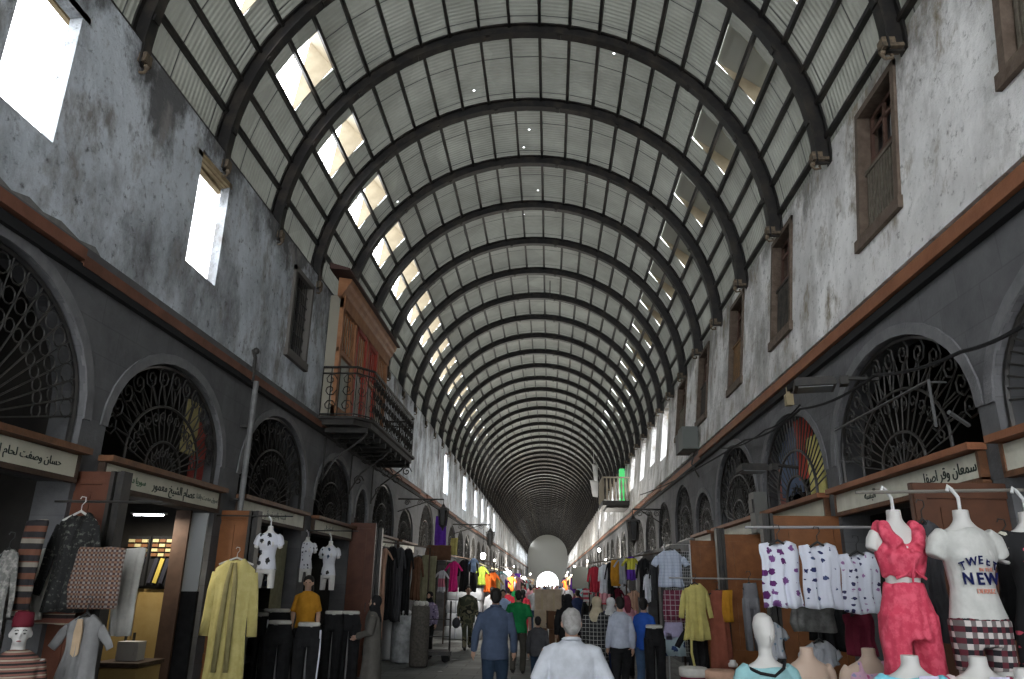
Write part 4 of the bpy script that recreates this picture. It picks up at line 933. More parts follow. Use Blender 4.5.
MB().tube([(2.0, 11.33, 1.45), (1.98, 11.31, 1.0), (2.02, 11.3, .78)], .018, 5).build('cardigan_tie', C['yellow'], None).name = 'cardigan_tie'
o = bpy.data.objects['cardigan_tie']; o.parent = [q for q in bpy.data.objects if q.get('label') == 'khaki yellow cardigan with loose ties on a hanger'][0]; bpy.context.view_layer.update(); o.matrix_parent_inverse = o.parent.matrix_world.inverted()
garment(682, 712, 622, 679, 12.0, 'coat', C['black'], 'black garment with a white tag under the khaki cardigan', .4)
garment(706, 728, 590, 682, 11.7, 'skirt', C['rust'], 'long rust brown skirt hanging beside the khaki cardigan', flare=1.0)
garment(722, 732, 590, 622, 11.6, 'cloth', C['mustard'], 'strip of mustard cloth over the rust skirt', hg=False)
rail((1.75, 11.55, 2.0), (3.36, 11.55, 2.0), 'short rail for the cardigan and the rust skirt', .012)
def basket(px, py, Y, r, label, m1, m2):
    p = AY(px, py, Y); t = empty('display_drum', (p.x, p.y, .01), 0, label, 'drum'); z = p.z
    MB().lathe([(r*.92, 0), (r*.95, z*.5), (r*.9, z-.1)], n=20).build('drum_body', m1, t, True); MB().lathe([(r*.92, z-.1), (r, z-.08), (r, z-.01), (r*.9, z), (r*.2, z-.005)], n=20).build('drum_top', m2, t, True); return t
basket(693, 668, 9.4, .165, 'round drum with a cream top and maroon sides below the khaki cardigan', C['maroon'], C['offwhite'])
basket(722, 671, 9.3, .2, 'round drum with a peach top beside the maroon drum', C['tan'], C['peach'])
p = AY(733, 664, 9.2); t = empty('white_jar', (p.x, p.y, p.z-.03), 0, 'small white jar standing on the peach topped drum', 'jar'); MB().lathe([(.05, 0), (.055, .03), (.035, .05), (.035, .07)], n=12).build('jar_body', M_white, t, True)
# ---- right side middle distance
mid = [(588, 600, 566, 592, 21, 'dress', C['red'], 'bright red dress hanging at the end of the right stall row'), (598, 609, 564, 593, 20, 'robe', C['white'], 'pale white dress hanging next to the bright red dress'),
 (606, 614, 562, 594, 19.6, 'coat', C['black'], 'narrow black coat hanging between the pale dress and the mustard scarf'), (611, 620, 560, 586, 19, 'cloth', C['mustard'], 'mustard orange scarf hanging above the stall'),
 (617, 627, 557, 584, 18.6, 'shirt', C['palegrey'], 'light grey shirt hanging beside the mustard scarf'), (624, 637, 556, 580, 18, 'shirt', patmat('purple_yellow', 'blocks', [(.10, .03, .30), (.45, .42, .05), (.10, .03, .30)], -.30), 'purple shirt with a yellow band hanging high'),
 (637, 649, 558, 600, 17.5, 'coat', C['black'], 'black coat hanging left of the white grid rack'), (643, 651, 574, 602, 16.8, 'robe', C['white'], 'white shirt hanging over the boy in blue'), (649, 657, 558, 600, 16.4, 'robe', C['dgrey'], 'dark robe hanging against the grid rack post'),
 (627, 640, 590, 618, 19, 'shirt', C['peach'], 'beige pink top hanging low behind the walkers'), (613, 622, 588, 606, 20, 'shirt', C['maroon'], 'maroon top hanging low below the mustard scarf'), (620, 628, 586, 606, 20.5, 'shirt', C['white'], 'small white top hanging low below the light grey shirt'),
 (582, 590, 588, 602, 22, 'shirt', patmat('red_white_stripe', 'stripe', [(.5, .06, .1), (.6, .55, .55)], .12), 'red and white striped top at the end of the right stalls')]
for g in mid: garment(g[0], g[1], g[2], g[3], g[4], g[5], g[6], g[7], sleeve=.35 if g[5] == 'shirt' else .5)
rail((1.15, 23, 2.47), (2.6, 15.6, 2.58), 'long pole carrying the hanging clothes of the right hand stalls', .02, M_dkwood, (0, .5, 1))
garment(0, 0, 0, 0, 1, 'cloth', C['grey'], 'x') if False else None
# signboard far right and grey panel
t = empty('notice_board', AY(583, 578, 30), 0, 'grey square board standing past the red dress', 'board'); z = t.location.z
MB().box((0, 0, 0), (.85, .05, .8)).build('panel_face', mat('grey_board', (.07, .075, .07), .8), t); MB().tube([(0, 0.03, -.4), (0, .03, -z+.01)], .03, 6).build('post', M_iron, t)
# ------------------------------------------------------------------ left near stall
garment(-3, 21, 549, 655, 5.8, 'robe', mat('fabric_ash_embroidered', (.14, .14, .13), .85, (.30, .29, .27), 28, 5, .45, .6), 'ash grey embroidered robe at the left edge of the photo', .6)
garment(56, 106, 512, 612, 6.2, 'coat', mat('fabric_black_embroidered', (.012, .012, .012), .8, (.09, .095, .08), 30, 4, .55, .66), 'black jacket with silver embroidered front hung on the red brown door', .75, mh=M_white)
garment(26, 48, 520, 620, 5.9, 'cloth', patmat('dark_ikat', 'stripe', [(.02, .018, .02), (.12, .05, .03), (.2, .18, .15)], .09), 'dark striped cloth with orange bands behind the tarboosh mannequin', hg=False)
garment(42, 56, 548, 620, 6.3, 'cloth', C['offwhite'], 'narrow cream scarf beside the dark striped cloth', hg=False)
t = garment(80, 128, 547, 609, 6.0, 'cloth', patmat('keffiyeh_wrap', 'check', [(.20, .12, .08), (.05, .025, .025), (.26, .24, .22)], .035), 'folded patterned shawls in a plastic sleeve with tan edges', hg=False, name='shawl_pack')
garment(124, 146, 548, 636, 6.4, 'cloth', C['offwhite'], 'white cloth hanging beside the patterned shawl pack', hg=False)
garment(62, 112, 614, 690, 5.8, 'shirt', fab('silver_tunic', (.17, .17, .17)), 'silver grey child tunic with a tan tie', .35, 1.2)
MB().loft([[V((x*.022*k, -.075, z)) for x in (-1, 1)]+[V((x*.022*k, -.062, z)) for x in (1, -1)] for z, k in ((-.03, .8), (-.12, 1.4), (-.27, 1.3), (-.29, .3))]).build('tan_tie', C['tan'], bpy.data.objects[[q.name for q in bpy.data.objects if q.get('label') == 'silver grey child tunic with a tan tie'][0]])
garment(38, 78, 600, 624, 6.4, 'cloth', patmat('red_bands', 'stripe', [(.18, .07, .05), (.3, .26, .2), (.03, .02, .02)], .07), 'folded cloth with red bands above the dark gap', hg=False)
rail((-4.25, 6.28, 2.5), (-3.3, 6.28, 2.5), 'dark rail over the embroidered jacket', .012, M_iron)
# woven cloth stacks with panels in shop 0
for i, (y, z) in enumerate(((5.0, 2.1), (5.6, 2.1), (6.15, 2.2), (5.3, 1.5))):
    t = empty('cloth_panel', (XL-.9, y, z), 0, ['pale ochre cloth panel hanging deep in the first shop, near its middle', 'cream cloth panel hanging deep in the first shop beside a dark post', 'ochre cloth panel hanging in the first shop beside the red brown door', 'dull ochre cloth panel low in the first shop'][i], 'cloth panel')
    MB().box((0, 0, 0), (.04, .34, .9)).build('panel_face', mat('ochre_panel', (.26, .22, .13), .8, (.34, .3, .2), 5), t)
# ------------------------------------------------------------------ people
M_skin = mat('skin', (.40, .24, .17), .55); M_skin2 = mat('skin_light', (.48, .31, .23), .55); M_hair = mat('hair_black', (.012, .010, .009), .7); M_hairg = mat('hair_grey', (.22, .21, .20), .8, (.33, .32, .31), 30); M_shoe = mat('shoe_dark', (.02, .018, .016), .5)
M_eye = mat('eye_dark', (.02, .015, .012), .3)
TOR = [(.84, .15, .105), (.93, .168, .118), (1.06, .142, .10), (1.22, .165, .112), (1.36, .178, .108), (1.43, .14, .085), (1.475, .062, .06)]
def person(pos, rz, height, label, outfit, pose={}, vox=.013, name='person', skin=None, build=1.0):
    """outfit: dict of garment -> material. local: facing +Y"""
    s = height/1.72; t = empty(name, pos, rz, label, 'person', sc=s); skin = skin or M_skin
    st = pose.get('stride', .0); b = build
    ft = pose.get('feet') or [(-.09, -st, .08 if st < .08 else .13), (.09, st, .08)]
    kn = pose.get('knees') or [(-.095, -st*.25+.05, .49), (.095, st*.65+.04, .49)]
    sh = [(-.178*b, 0, 1.405), (.178*b, 0, 1.405)]
    el = pose.get('elbows') or [(-.235*b, -.03+st*.3, 1.13), (.235*b, -.03-st*.3, 1.13)]
    wr = pose.get('wrists') or [(-.245*b, .05+st*.5, .89), (.245*b, .05-st*.4, .89)]
    hip = [(-.088, 0, .90), (.088, 0, .90)]
    mb = MB(); mb.rings([(0, 0, z, rx*b, ry*b) for z, rx, ry in TOR]+[(0, -.002, 1.50, .054, .056), (0, .008, 1.56, .052, .056)], 18)
    hy = pose.get('nod', 0)
    mb.ell((0, -.008+hy, 1.632), (.076, .096, .090), 14, 10); mb.ell((0, .032+hy, 1.575), (.054, .060, .062), 12, 8); mb.ell((0, .094+hy, 1.605), (.013, .018, .022), 8, 6)
    mb.ell((0, .082+hy, 1.565), (.022, .012, .009), 8, 6)
    for q in (-1, 1): mb.ell((q*.078, 0+hy, 1.61), (.012, .02, .032), 8, 6)
    for i in (0, 1):
        q = -1 if i == 0 else 1
        mb.tube([sh[i], V(sh[i]).lerp(V(el[i]), .5), el[i], V(el[i]).lerp(V(wr[i]), .4), wr[i]], [.052*b, .047*b, .038, .037, .026], 10)
        d = (V(wr[i])-V(el[i])).normalized(); w_ = V(wr[i]); side = V((0, 1, 0)) if abs(d.y) < .8 else V((0, 0, 1))
        side = (side-d*side.dot(d)).normalized(); inn = V((-q, 0, 0)); inn = (inn-d*inn.dot(d)-side*inn.dot(side))
        inn = inn.normalized() if inn.length > 1e-3 else V((0, 0, 1))
        mb.tube([w_-d*.01, w_+d*.045, w_+d*.085], [.024, .033, .03], 8)
        for k in range(4):
            o = side*(.027-.018*k); L_ = (.068, .078, .072, .055)[k]; p0 = w_+d*.075+o
            mb.tube([p0, p0+d*L_*.5+inn*.006, p0+d*L_*.85+inn*.022], [.0095, .009, .0075], 6)
        p0 = w_+d*.025+side*.022; mb.tube([p0, p0+side*.025+d*.025+inn*.01, p0+side*.03+d*.055+inn*.02], [.012, .010, .008], 6)
        mb.tube([hip[i], V(hip[i]).lerp(V(kn[i]), .5), kn[i], V(kn[i]).lerp(V(ft[i]), .4), ft[i]], [.088, .073, .052, .050, .034], 10)
        mb.tube([V(ft[i])+V((0, -.04, -.04)), V(ft[i])+V((0, .06, -.045)), V(ft[i])+V((0, .15, -.055))], [.035, .036, .024], 8)
    fuse(mb.build('body', skin, t, True), vox, 2)
    for q in (-1, 1): MB().ell((q*.030, .083+hy, 1.622), (.011, .007, .007), 8, 6).build('eye', M_eye, t, True) if pose.get('face') else None
    def wrap(nm, parts, m, amp=.010, sc=7):
        M = MB()
        for k, *a in parts:
            if k == 'r': M.rings(a[0], a[1] if len(a) > 1 else 20)
            elif k == 't': M.tube(a[0], a[1], 12)
            else: M.ell(a[0], a[1], 14, 10)
        o = M.build(nm, m, t, True); fuse(o, vox, 2); crinkle(o, amp, sc); return o
    for g, m in outfit.items():
        if g == 'trousers':
            P_ = [('r', [(0, 0, z, rx*b+.012, ry*b+.014) for z, rx, ry in TOR[:3]])]
            for i in (0, 1): P_.append(('t', [hip[i], V(hip[i]).lerp(V(kn[i]), .5), kn[i], V(kn[i]).lerp(V(ft[i]), .5), V(ft[i])+V((0, 0, -.02))], [.105, .093, .074, .068, .062]))
            wrap('trousers', P_, m)
        elif g in ('shirt', 'tee', 'jacket'):
            e = .022 if g != 'jacket' else .036; zb = pose.get('hem', .84)
            R_ = [(0, 0, zb, .165*b+e, .118*b+e)]+[(0, 0, z, rx*b+e, ry*b+e) for z, rx, ry in TOR[1:6] if z > zb+.02]+[(0, 0, 1.49, .066+e*.4, .064+e*.4)]
            P_ = [('r', R_)]
            for i in (0, 1):
                if g == 'tee': P_.append(('t', [V((sh[i][0]*.62, 0, 1.40)), V((sh[i][0]*.98, 0, 1.385)), V(sh[i]).lerp(V(el[i]), .45), V(sh[i]).lerp(V(el[i]), .86)], [.070, .070*b, .068*b, .074*b]))
                else: P_.append(('t', [sh[i], V(sh[i]).lerp(V(el[i]), .5), el[i], V(el[i]).lerp(V(wr[i]), .5), wr[i]], [.060*b+e*.2, .056*b+e*.2, .048+e*.2, .043+e*.2, .037+e*.2]))
            wrap(g if g != 'tee' else 'tee_shirt', P_, m)
        elif g == 'collar': MB().tube([(.068*cos(a), -.004+.066*sin(a), 1.492-.012*sin(a)) for a in [2*pi*k/16 for k in range(16)]], .016, 6, closed=True).build('collar', m, t, True)
        elif g == 'coat':
            zb = pose.get('coat', .25)
            P_ = [('r', [(0, -.01, zb, .215*b, .19), (0, -.01, zb+.25, .205*b, .18), (0, 0, .93, .195*b, .155), (0, 0, 1.08, .172*b, .135), (0, 0, 1.25, .19*b, .14), (0, 0, 1.38, .20*b, .13), (0, 0, 1.45, .15*b, .10), (0, 0, 1.50, .08, .075)], 24)]
            for i in (0, 1): P_.append(('t', [sh[i], V(sh[i]).lerp(V(el[i]), .5), el[i], V(el[i]).lerp(V(wr[i]), .5), wr[i]], [.072, .068, .062, .057, .055]))
            wrap('long_coat', P_, m, .016, 6)
        elif g == 'hair':
            o = MB().ell((0, -.020+hy, 1.652), (.085, .097, .090), 14, 10).ell((0, -.045+hy, 1.61), (.078, .068, .085), 12, 8).build('hair', m, t, True); fuse(o, vox, 1); crinkle(o, .006, 30)
        elif g == 'longhair':
            o = MB().ell((0, -.020+hy, 1.652), (.088, .1, .092), 14, 10).tube([(0, -.06, 1.64), (0, -.09, 1.5), (0, -.1, 1.36)], [.085, .09, .05], 12).build('hair', m, t, True); fuse(o, vox, 1)
        elif g == 'scarf':
            o = MB().ell((0, -.028+hy, 1.64), (.096, .105, .108), 14, 10).ell((0, .01+hy, 1.545), (.09, .085, .07), 12, 8).rings([(0, -.01, 1.30, .17, .125), (0, -.01, 1.38, .18, .12), (0, -.01, 1.46, .125, .10), (0, -.015, 1.55, .085, .085)], 20).build('head_scarf', m, t, True); fuse(o, vox, 2); crinkle(o, .012, 8)
        elif g == 'cap': MB().rings([(0, -.01, 1.655, .088, .105), (0, -.01, 1.70, .086, .10), (0, -.01, 1.735, .06, .07)], 16).tube([(0, .07, 1.67), (0, .13, 1.665), (0, .15, 1.66)], [.06, .05, .02], 8, flat=.2, ref=(0, 0, 1)).build('cap', m, t, True)
        elif g == 'shoes':
            for i in (0, 1):
                f = V(ft[i]); MB().tube([f+V((0, -.065, -.045)), f+V((0, -.02, -.03)), f+V((0, .07, -.04)), f+V((0, .16, -.052)), f+V((0, .185, -.06))], [.03, .042, .044, .036, .015], 10).build('shoe', m, t, True)
        elif g == 'bag':
            q = pose.get('bagside', 1); mb = MB(); mb.rings([(q*.27, .02, .70, .03, .10), (q*.28, .02, .76, .055, .16), (q*.28, .02, .92, .05, .15), (q*.27, .02, .97, .03, .12)], 14, sup=3); o = mb.build('shoulder_bag', m, t, True)
            MB().tube([(q*.27, -.1, .95), (q*.23, -.05, 1.25), (q*.12, 0, 1.47), (q*.20, .12, 1.2), (q*.27, .14, .95)], .012, 5).build('bag_strap', m, t)
        elif g == 'backpack': MB().rings([(0, -.19, 1.0, .13, .05), (0, -.21, 1.06, .15, .08), (0, -.21, 1.32, .14, .08), (0, -.18, 1.42, .09, .04)], 16, sup=3).build('backpack', m, t, True)
        elif g == 'bundle': MB().ell(pose['bundle'], (.12, .1, .15), 12, 8).build('carried_bag', m, t, True)
    return t
Mshirtw = fab('pale_grey_shirt', (.44, .46, .50)); Mslate = fab('slate_blue', (.055, .075, .12)); Mjean = fab('dark_jeans', (.02, .035, .06)); Mkh = fab('khaki_brown_trousers', (.07, .065, .055))
camo = patmat('camouflage', 'camo', [(.045, .05, .03), (.10, .095, .055), (.02, .02, .015), (.17, .15, .10)], .3)
def G(px, py): 
    w = ray(px, py); t = -CZ/w.z; return V((w.x*t, w.y*t, 0))
person((0.175, 6.5, 0), .05, 1.69, 'grey haired man in a pale grey short sleeved shirt walking away', {'trousers': C['dgrey'], 'tee': Mshirtw, 'collar': Mshirtw, 'hair': M_hairg, 'shoes': M_shoe}, {'stride': .12, 'hem': .8, 'elbows': [(-.29, 0, 1.13), (.29, -.02, 1.13)], 'wrists': [(-.32, .08, .90), (.32, .06, .90)]}, .010, build=1.07)
person((-.80, 11.6, 0), .02, 1.80, 'man in a slate blue shirt and dark jeans walking away', {'trousers': Mjean, 'shirt': Mslate, 'collar': Mslate, 'hair': M_hair, 'shoes': M_shoe}, {'stride': .10, 'elbows': [(-.27, -.02, 1.14), (.25, -.02, 1.14)], 'wrists': [(-.30, .06, .90), (.26, .06, .90)], 'hem': .80}, .012, build=1.02)
person((-.70, 17.5, 0), -.05, 1.72, 'man in a green tee and brown trousers walking away', {'trousers': Mkh, 'tee': C['green'], 'hair': M_hair, 'shoes': M_shoe}, {'stride': .2}, build=1.1)
person((-2.45, 23.4, 0), pi+.25, 1.76, 'soldier in green camouflage walking towards the viewer', {'trousers': camo, 'jacket': camo, 'hair': M_hair, 'shoes': M_shoe, 'bundle': C['dgrey']}, {'stride': .13, 'face': 1, 'hem': .72, 'bundle': (.33, .05, .72)}, .014, build=1.1)
person((-.22, 14.6, 0), -.1, 1.30, 'child with dark hair in a grey top walking behind the cardboard boxes', {'trousers': Mjean, 'jacket': C['dgrey'], 'hair': M_hair, 'shoes': M_shoe}, {'stride': .12})
person((.38, 17.0, 0), .1, 1.66, 'woman covered in black walking away beside the white shirted man', {'coat': C['black'], 'scarf': C['black'], 'shoes': M_shoe}, {'coat': .1})
person((.84, 14.3, 0), -.05, 1.66, 'woman in a beige head scarf and black and white checked coat', {'trousers': C['black'], 'coat': patmat('coat_grid', 'grid', [(.015, .015, .017), (.26, .26, .25)], .07), 'scarf': fab('beige_scarf', (.36, .31, .22)), 'shoes': M_shoe}, {'coat': .45, 'stride': .14})
person((1.22, 16.0, 0), .1, 1.62, 'woman in a white head scarf ahead of the checked coat', {'coat': C['navy'], 'scarf': fab('white_scarf', (.55, .55, .56)), 'shoes': M_shoe}, {'coat': .2})
person((1.20, 13.6, 0), .12, 1.68, 'young man in a pale grey and white jacket with black trousers', {'trousers': C['black'], 'jacket': fab('pale_jacket', (.34, .37, .44)), 'hair': M_hair, 'shoes': M_shoe}, {'stride': .16, 'hem': .9}, build=.84)
person((1.64, 13.9, 0), -.35, 1.66, 'boy in a royal blue tee and jeans standing by the hanging clothes', {'trousers': fab('blue_jeans', (.05, .09, .16)), 'tee': C['blue'], 'hair': M_hair, 'shoes': M_shoe}, {'stride': .05, 'hem': .86}, build=.82)
person((1.66, 17.2, 0), .2, 1.66, 'person in a red and pink top behind the pale grey jacket', {'trousers': C['black'], 'shirt': C['pink'], 'longhair': fab('dark_red_scarf', (.16, .03, .05)), 'shoes': M_shoe, 'bag': C['black']}, {})
person((-2.90, 12.9, 0), 1.75, 1.64, 'woman in a long grey coat and black head scarf carrying a dark bag', {'coat': fab('stone_grey_coat', (.085, .08, .072)), 'scarf': C['black'], 'shoes': M_shoe, 'bag': C['black']}, {'coat': .18, 'face': 1, 'elbows': [(-.24, .05, 1.15), (.24, .08, 1.14)], 'wrists': [(-.1, .25, 1.08), (.12, .27, 1.05)]}, skin=M_skin2)
person((-3.15, 20.4, 0), pi*.9, 1.62, 'person in a lilac patterned top standing behind the hand cart', {'trousers': C['black'], 'shirt': patmat('lilac_pattern', 'dots', [(.22, .18, .28), (.05, .04, .09), (.4, .36, .45)], .06), 'scarf': C['black'], 'shoes': M_shoe}, {'face': 1})
# ---- crowd further down the street
crowd = [(-1.5, 28, 'crimson top and jeans', 'red', 'hair'), (-2.0, 27, 'white shirt', 'white', 'hair'), (-.95, 27.5, 'red shirt', 'red', 'scarf'), (-.62, 31, 'light grey jacket', 'palegrey', 'hair'), (-1.75, 33, 'navy top', 'navy', 'scarf'), (.9, 26, 'dark blue coat', 'navy', 'hair'), (1.25, 24.5, 'black coat', 'black', 'scarf'), (-1.35, 22.5, 'blue and white shirt', 'lblue', 'hair'),
         (-.1, 38, 'tan coat', 'tan', 'scarf'), (.5, 36, 'black robe', 'black', 'scarf'), (-1.0, 40, 'pink blouse', 'pink', 'hair'), (-1.9, 44, 'green jacket', 'green', 'hair'), (1.2, 34, 'maroon coat', 'maroon', 'scarf'), (.15, 48, 'white robe', 'white', 'hair'), (-.7, 52, 'grey jacket', 'grey', 'hair')]
for x, y, d, c, hd in crowd:
    if hd == 'scarf': person((x, y, 0), random.uniform(-.3, .3), random.uniform(1.6, 1.68), 'distant walker in a %s and head scarf' % d, {'coat': C[c], 'scarf': C['black' if c != 'black' else 'offwhite'], 'shoes': M_shoe}, {'coat': .25}, .022)
    else: person((x, y, 0), random.choice((0, pi))+random.uniform(-.3, .3), random.uniform(1.66, 1.76), 'distant bareheaded walker in a %s' % d, {'trousers': Mjean if c != 'navy' else C['black'], 'shirt': C[c], 'hair': M_hair, 'shoes': M_shoe}, {'stride': .15}, .022)
base = [o for o in bpy.data.objects if o.name.startswith('person') and o.get('label', '').startswith('distant')]
rnd = random.Random(3)
for k in range(26):
    o = rnd.choice(base); c = copy_tree(o); y = 50+k*3.4+rnd.uniform(0, 2); c.location = (rnd.uniform(-2.3, 1.7), y, 0); c.rotation_euler.z = rnd.choice((0, pi))+rnd.uniform(-.3, .3)
    c['label'] = 'tiny figure in the far crowd near the bright end of the street'; c['group'] = 'far crowd'
# shop mannequins on the left that have whole figures
t = person((-3.86, 12.3, .28), pi+.2, 1.66, 'female mannequin in a mustard top with long dark hair', {'trousers': C['black'], 'tee': C['mustard'], 'longhair': M_hair}, {'face': 1, 'hem': .92}, name='shop_mannequin', skin=M_skin2, build=.86); t['category'] = 'mannequin'
MB().lathe([(.22, -.165), (.22, -.02), (.2, 0)], n=18).build('pedestal', M_white, t)
p = AY(24, 619, 5.3); t = person((p.x, p.y, p.z-1.74*.80), pi+.55, 1.38, 'child mannequin with a dark red tarboosh and striped waistcoat', {'shirt': C['palegrey'], 'trousers': C['black'], 'jacket': patmat('damask_stripe', 'stripe', [(.20, .09, .07), (.02, .02, .02), (.33, .28, .22)], .032)}, {'face': 1, 'hem': .8}, .010, name='tarboosh_mannequin', skin=M_white, build=.95); t['category'] = 'mannequin'
MB().lathe([(.080, 1.672), (.082, 1.70), (.072, 1.79), (.02, 1.80)], n=18).tube([(0, 0, 1.80), (.05, .03, 1.80), (.08, .04, 1.72)], .006, 5).build('tarboosh', mat('tarboosh_red', (.11, .008, .018), .8), t, True)
MB().tube([(-.045, .083, 1.645), (-.028, .09, 1.652), (-.015, .09, 1.647)], .004, 5).tube([(.045, .083, 1.645), (.028, .09, 1.652), (.015, .09, 1.647)], .004, 5).build('eyebrow', M_eye, t)
MB().ell((0, .093, 1.563), (.02, .008, .006), 8, 5).build('lips', mat('lip_red', (.25, .08, .08), .5), t); zz = (p.z-1.74*.80)/(1.38/1.72)
if zz > .03: MB().lathe([(.2, -zz+.01), (.2, -.02), (.18, .0)], n=16).build('pedestal', M_dkwood, t)
# ------------------------------------------------------------------ left side stock
yr = garment(211, 263, 558, 690, 9.1, 'robe', mat('fabric_khaki_yellow', (.42, .36, .13), .85, (.50, .44, .18), 9, 4, bump=.3), 'long khaki yellow robe hanging on a white hanger', .95, 1.0, mh=M_white, wf=1.0)
fr = MB()
for s in (-1, 1): fr.tube([(s*.02, -.07, -.05), (s*.05, -.085, -.3), (s*.06, -.1, -.7), (s*.07, -.1, -1.25)], [.02, .03, .035, .03], 8, flat=.4, ref=(0, 1, 0))
fr.build('front_opening', fab('khaki_shadow_lining', (.22, .19, .09)), yr, True)
def child(px, py, Y, label, pr, rz=0, s=.9):
    p = AY(px, py, Y); t = empty('child_mannequin', p, rz, label, 'mannequin', sc=(s*.76, s*.8, s*.95)); torso(t, M_white, thigh=.88); shell(t, [('r', TEE[:-1]+[(0, 0, -.62, .18, .13)])]+sl(-1, .1)+sl(1, .1), patmat(*pr), 'tee_shirt'); hook(t); return t
child(271, 526, 9.55, 'white child torso in a white tee with a black figure print', ('white_black_print', 'dots', [(.55, .56, .62), (.015, .015, .02), (.02, .02, .02)], .14, .85, .30), .2)
child(308, 537, 13.2, 'white child torso in a tee with small dark prints, nearer of the pair', ('white_small_print', 'dots', [(.55, .56, .60), (.03, .03, .05), (.1, .1, .12)], .08, .85, .26), .1)
child(331, 541, 13.6, 'white child torso in a tee with a single dark print by the shutter', ('white_one_print', 'dots', [(.55, .56, .60), (.03, .06, .1), (.02, .02, .02)], .16, .85, .25), -.1, 1.0)
rail((-4.6, 9.6, 2.66), (-3.3, 9.6, 2.66), 'thin bar carrying the child torso with the black print', .01, M_iron); rail((-4.9, 13.4, 2.72), (-3.4, 13.4, 2.72), 'thin bar carrying the pair of child torsos', .01, M_iron)
# trousers on half forms with white waists
for i, (px, py, Y, w, lb) in enumerate(((280, 624, 11.2, .40, 'black trousers on a cream waist form beside the yellow robe'), (309, 626, 11.1, .38, 'black trousers with a white side stripe on a waist form'), (277, 612, 12.2, .5, 'dark trousers on a long white waist form behind'), (334, 614, 13.0, .36, 'black trousers on a waist form right of the mustard mannequin'), (350, 614, 13.2, .40, 'black trousers on a waist form by the woman in the grey coat'), (263, 616, 11.9, .2, 'black and white trousers at the edge of the yellow robe'), (654, 628, 13.2, .34, 'black trousers on a cream waist form beside the boy in blue'))):
    p = AY(px, py, Y); t = empty('trouser_form', p, .1, lb, 'trousers'); gmesh('trousers', w, p.z-.12, i, flare=1.2, dep=.10).build('fabric', C['black'], t, True)
    MB().rings([(0, 0, -.01, w*.40, .11), (0, 0, .03, w*.42, .12), (0, 0, .05, w*.38, .11)], 16).build('waist_form', C['offwhite'], t, True)
    MB().tube([(0, 0, -.1), (0, 0, -p.z+.02)], .015, 6).lathe([(.15, -p.z+.005), (.14, -p.z+.02), (.02, -p.z+.03)], n=12).build('stand', M_steel, t)
    if i in (1, 5): MB().tube([(w*.47, -.05, -.05), (w*.5, -.06, -.4), (w*.42, -.06, -.9)], .014, 5).build('side_stripe', C['white'], t)
# left, coats and long garments
gl = [(380, 389, 548, 640, 17.5, 'robe', C['peach'], 'pale peach long garment hanging by the dark brown door'), (387, 397, 546, 620, 18, 'coat', C['black'], 'black coat hanging first in the dark row on the left'), (394, 405, 547, 622, 18.6, 'coat', C['dgrey'], 'charcoal coat hanging in the dark row on the left'), (403, 413, 548, 618, 19.2, 'coat', C['black'], 'black coat hanging last in the dark row on the left'),
      (411, 423, 556, 600, 20, 'coat', C['brown'], 'dark maroon brown coat beside the olive cloths'), (422, 430, 555, 606, 20.8, 'cloth', C['olive'], 'olive cloth hanging nearer of the two'), (429, 437, 556, 604, 21.4, 'cloth', C['olive'], 'olive cloth hanging farther of the two'),
      (437, 447, 570, 592, 24.2, 'shirt', patmat('white_pink', 'blocks', [(.5, .5, .55), (.5, .15, .22), (.5, .5, .55)], -.5), 'white shirt with a pink block beside the fuchsia dress'), (448, 460, 561, 592, 25, 'robe', C['fuchsia'], 'bright fuchsia dress hanging on the left'), (459, 471, 559, 592, 25.4, 'coat', C['black'], 'black garment right of the fuchsia dress'),
      (469, 478, 560, 592, 25.8, 'coat', C['black'], 'second black garment past the fuchsia dress'), (470, 478, 558, 572, 25.2, 'shirt', C['lblue'], 'light blue shirt hanging above the black garments'), (436, 447, 516, 552, 24, 'cloth', C['purple'], 'purple shawl hanging high on the left wall'), (451, 458, 538, 555, 23.5, 'cloth', C['yellow'], 'small pale yellow cloth hanging beside the purple shawl')]
for g in gl: garment(g[0], g[1], g[2], g[3], g[4], g[5], g[6], g[7], sleeve=.6 if g[5] == 'coat' else .35, flare=1.15)
rail((-4.0, 17.2, 2.75), (-3.2, 20.4, 2.75), 'upper pole over the dark row of coats on the left', .02, M_dkwood, (1,))
garment(427, 452, 545, 560, 23, 'cloth', C['brown'], 'brown board panel above the white shirt on the left', hg=False)
for px, py, Y, c, k, lb in ((482, 566, 27, 'lime', 'shirt', 'lime green top glowing under a stall bulb'), (488, 573, 27.2, 'orange', 'dress', 'orange dress lit by the nearer stall bulb'), (493, 572, 28, 'orange', 'coat', 'orange cloak beside the nearer stall bulb'), (497, 577, 28.5, 'yellow', 'shirt', 'yellow shirt past the orange cloak'), (511, 576, 34, 'orange', 'dress', 'orange dress lit by the farther stall bulb'), (505, 578, 33, 'purple', 'dress', 'purple dress between the two stall bulbs'), (502, 574, 31, 'white', 'shirt', 'white shirt between the two stall bulbs'), (518, 577, 37, 'pink', 'dress', 'pink dress beyond the farther stall bulb')):
    s = 11*27/Y; garment(px-s/2, px+s/2, py, py+24*27/Y*.8, Y, k, C[c], lb, .35)
rail((-3.4, 25.2, 2.72), (-2.1, 29.2, 2.6), 'pole carrying the bright dresses of the left stalls', .02, M_dkwood, (0, 1))
rail((-2.0, 30.5, 2.5), (-1.4, 38, 2.5), 'farther pole carrying dresses of the left stalls', .02, M_dkwood, (0, 1))
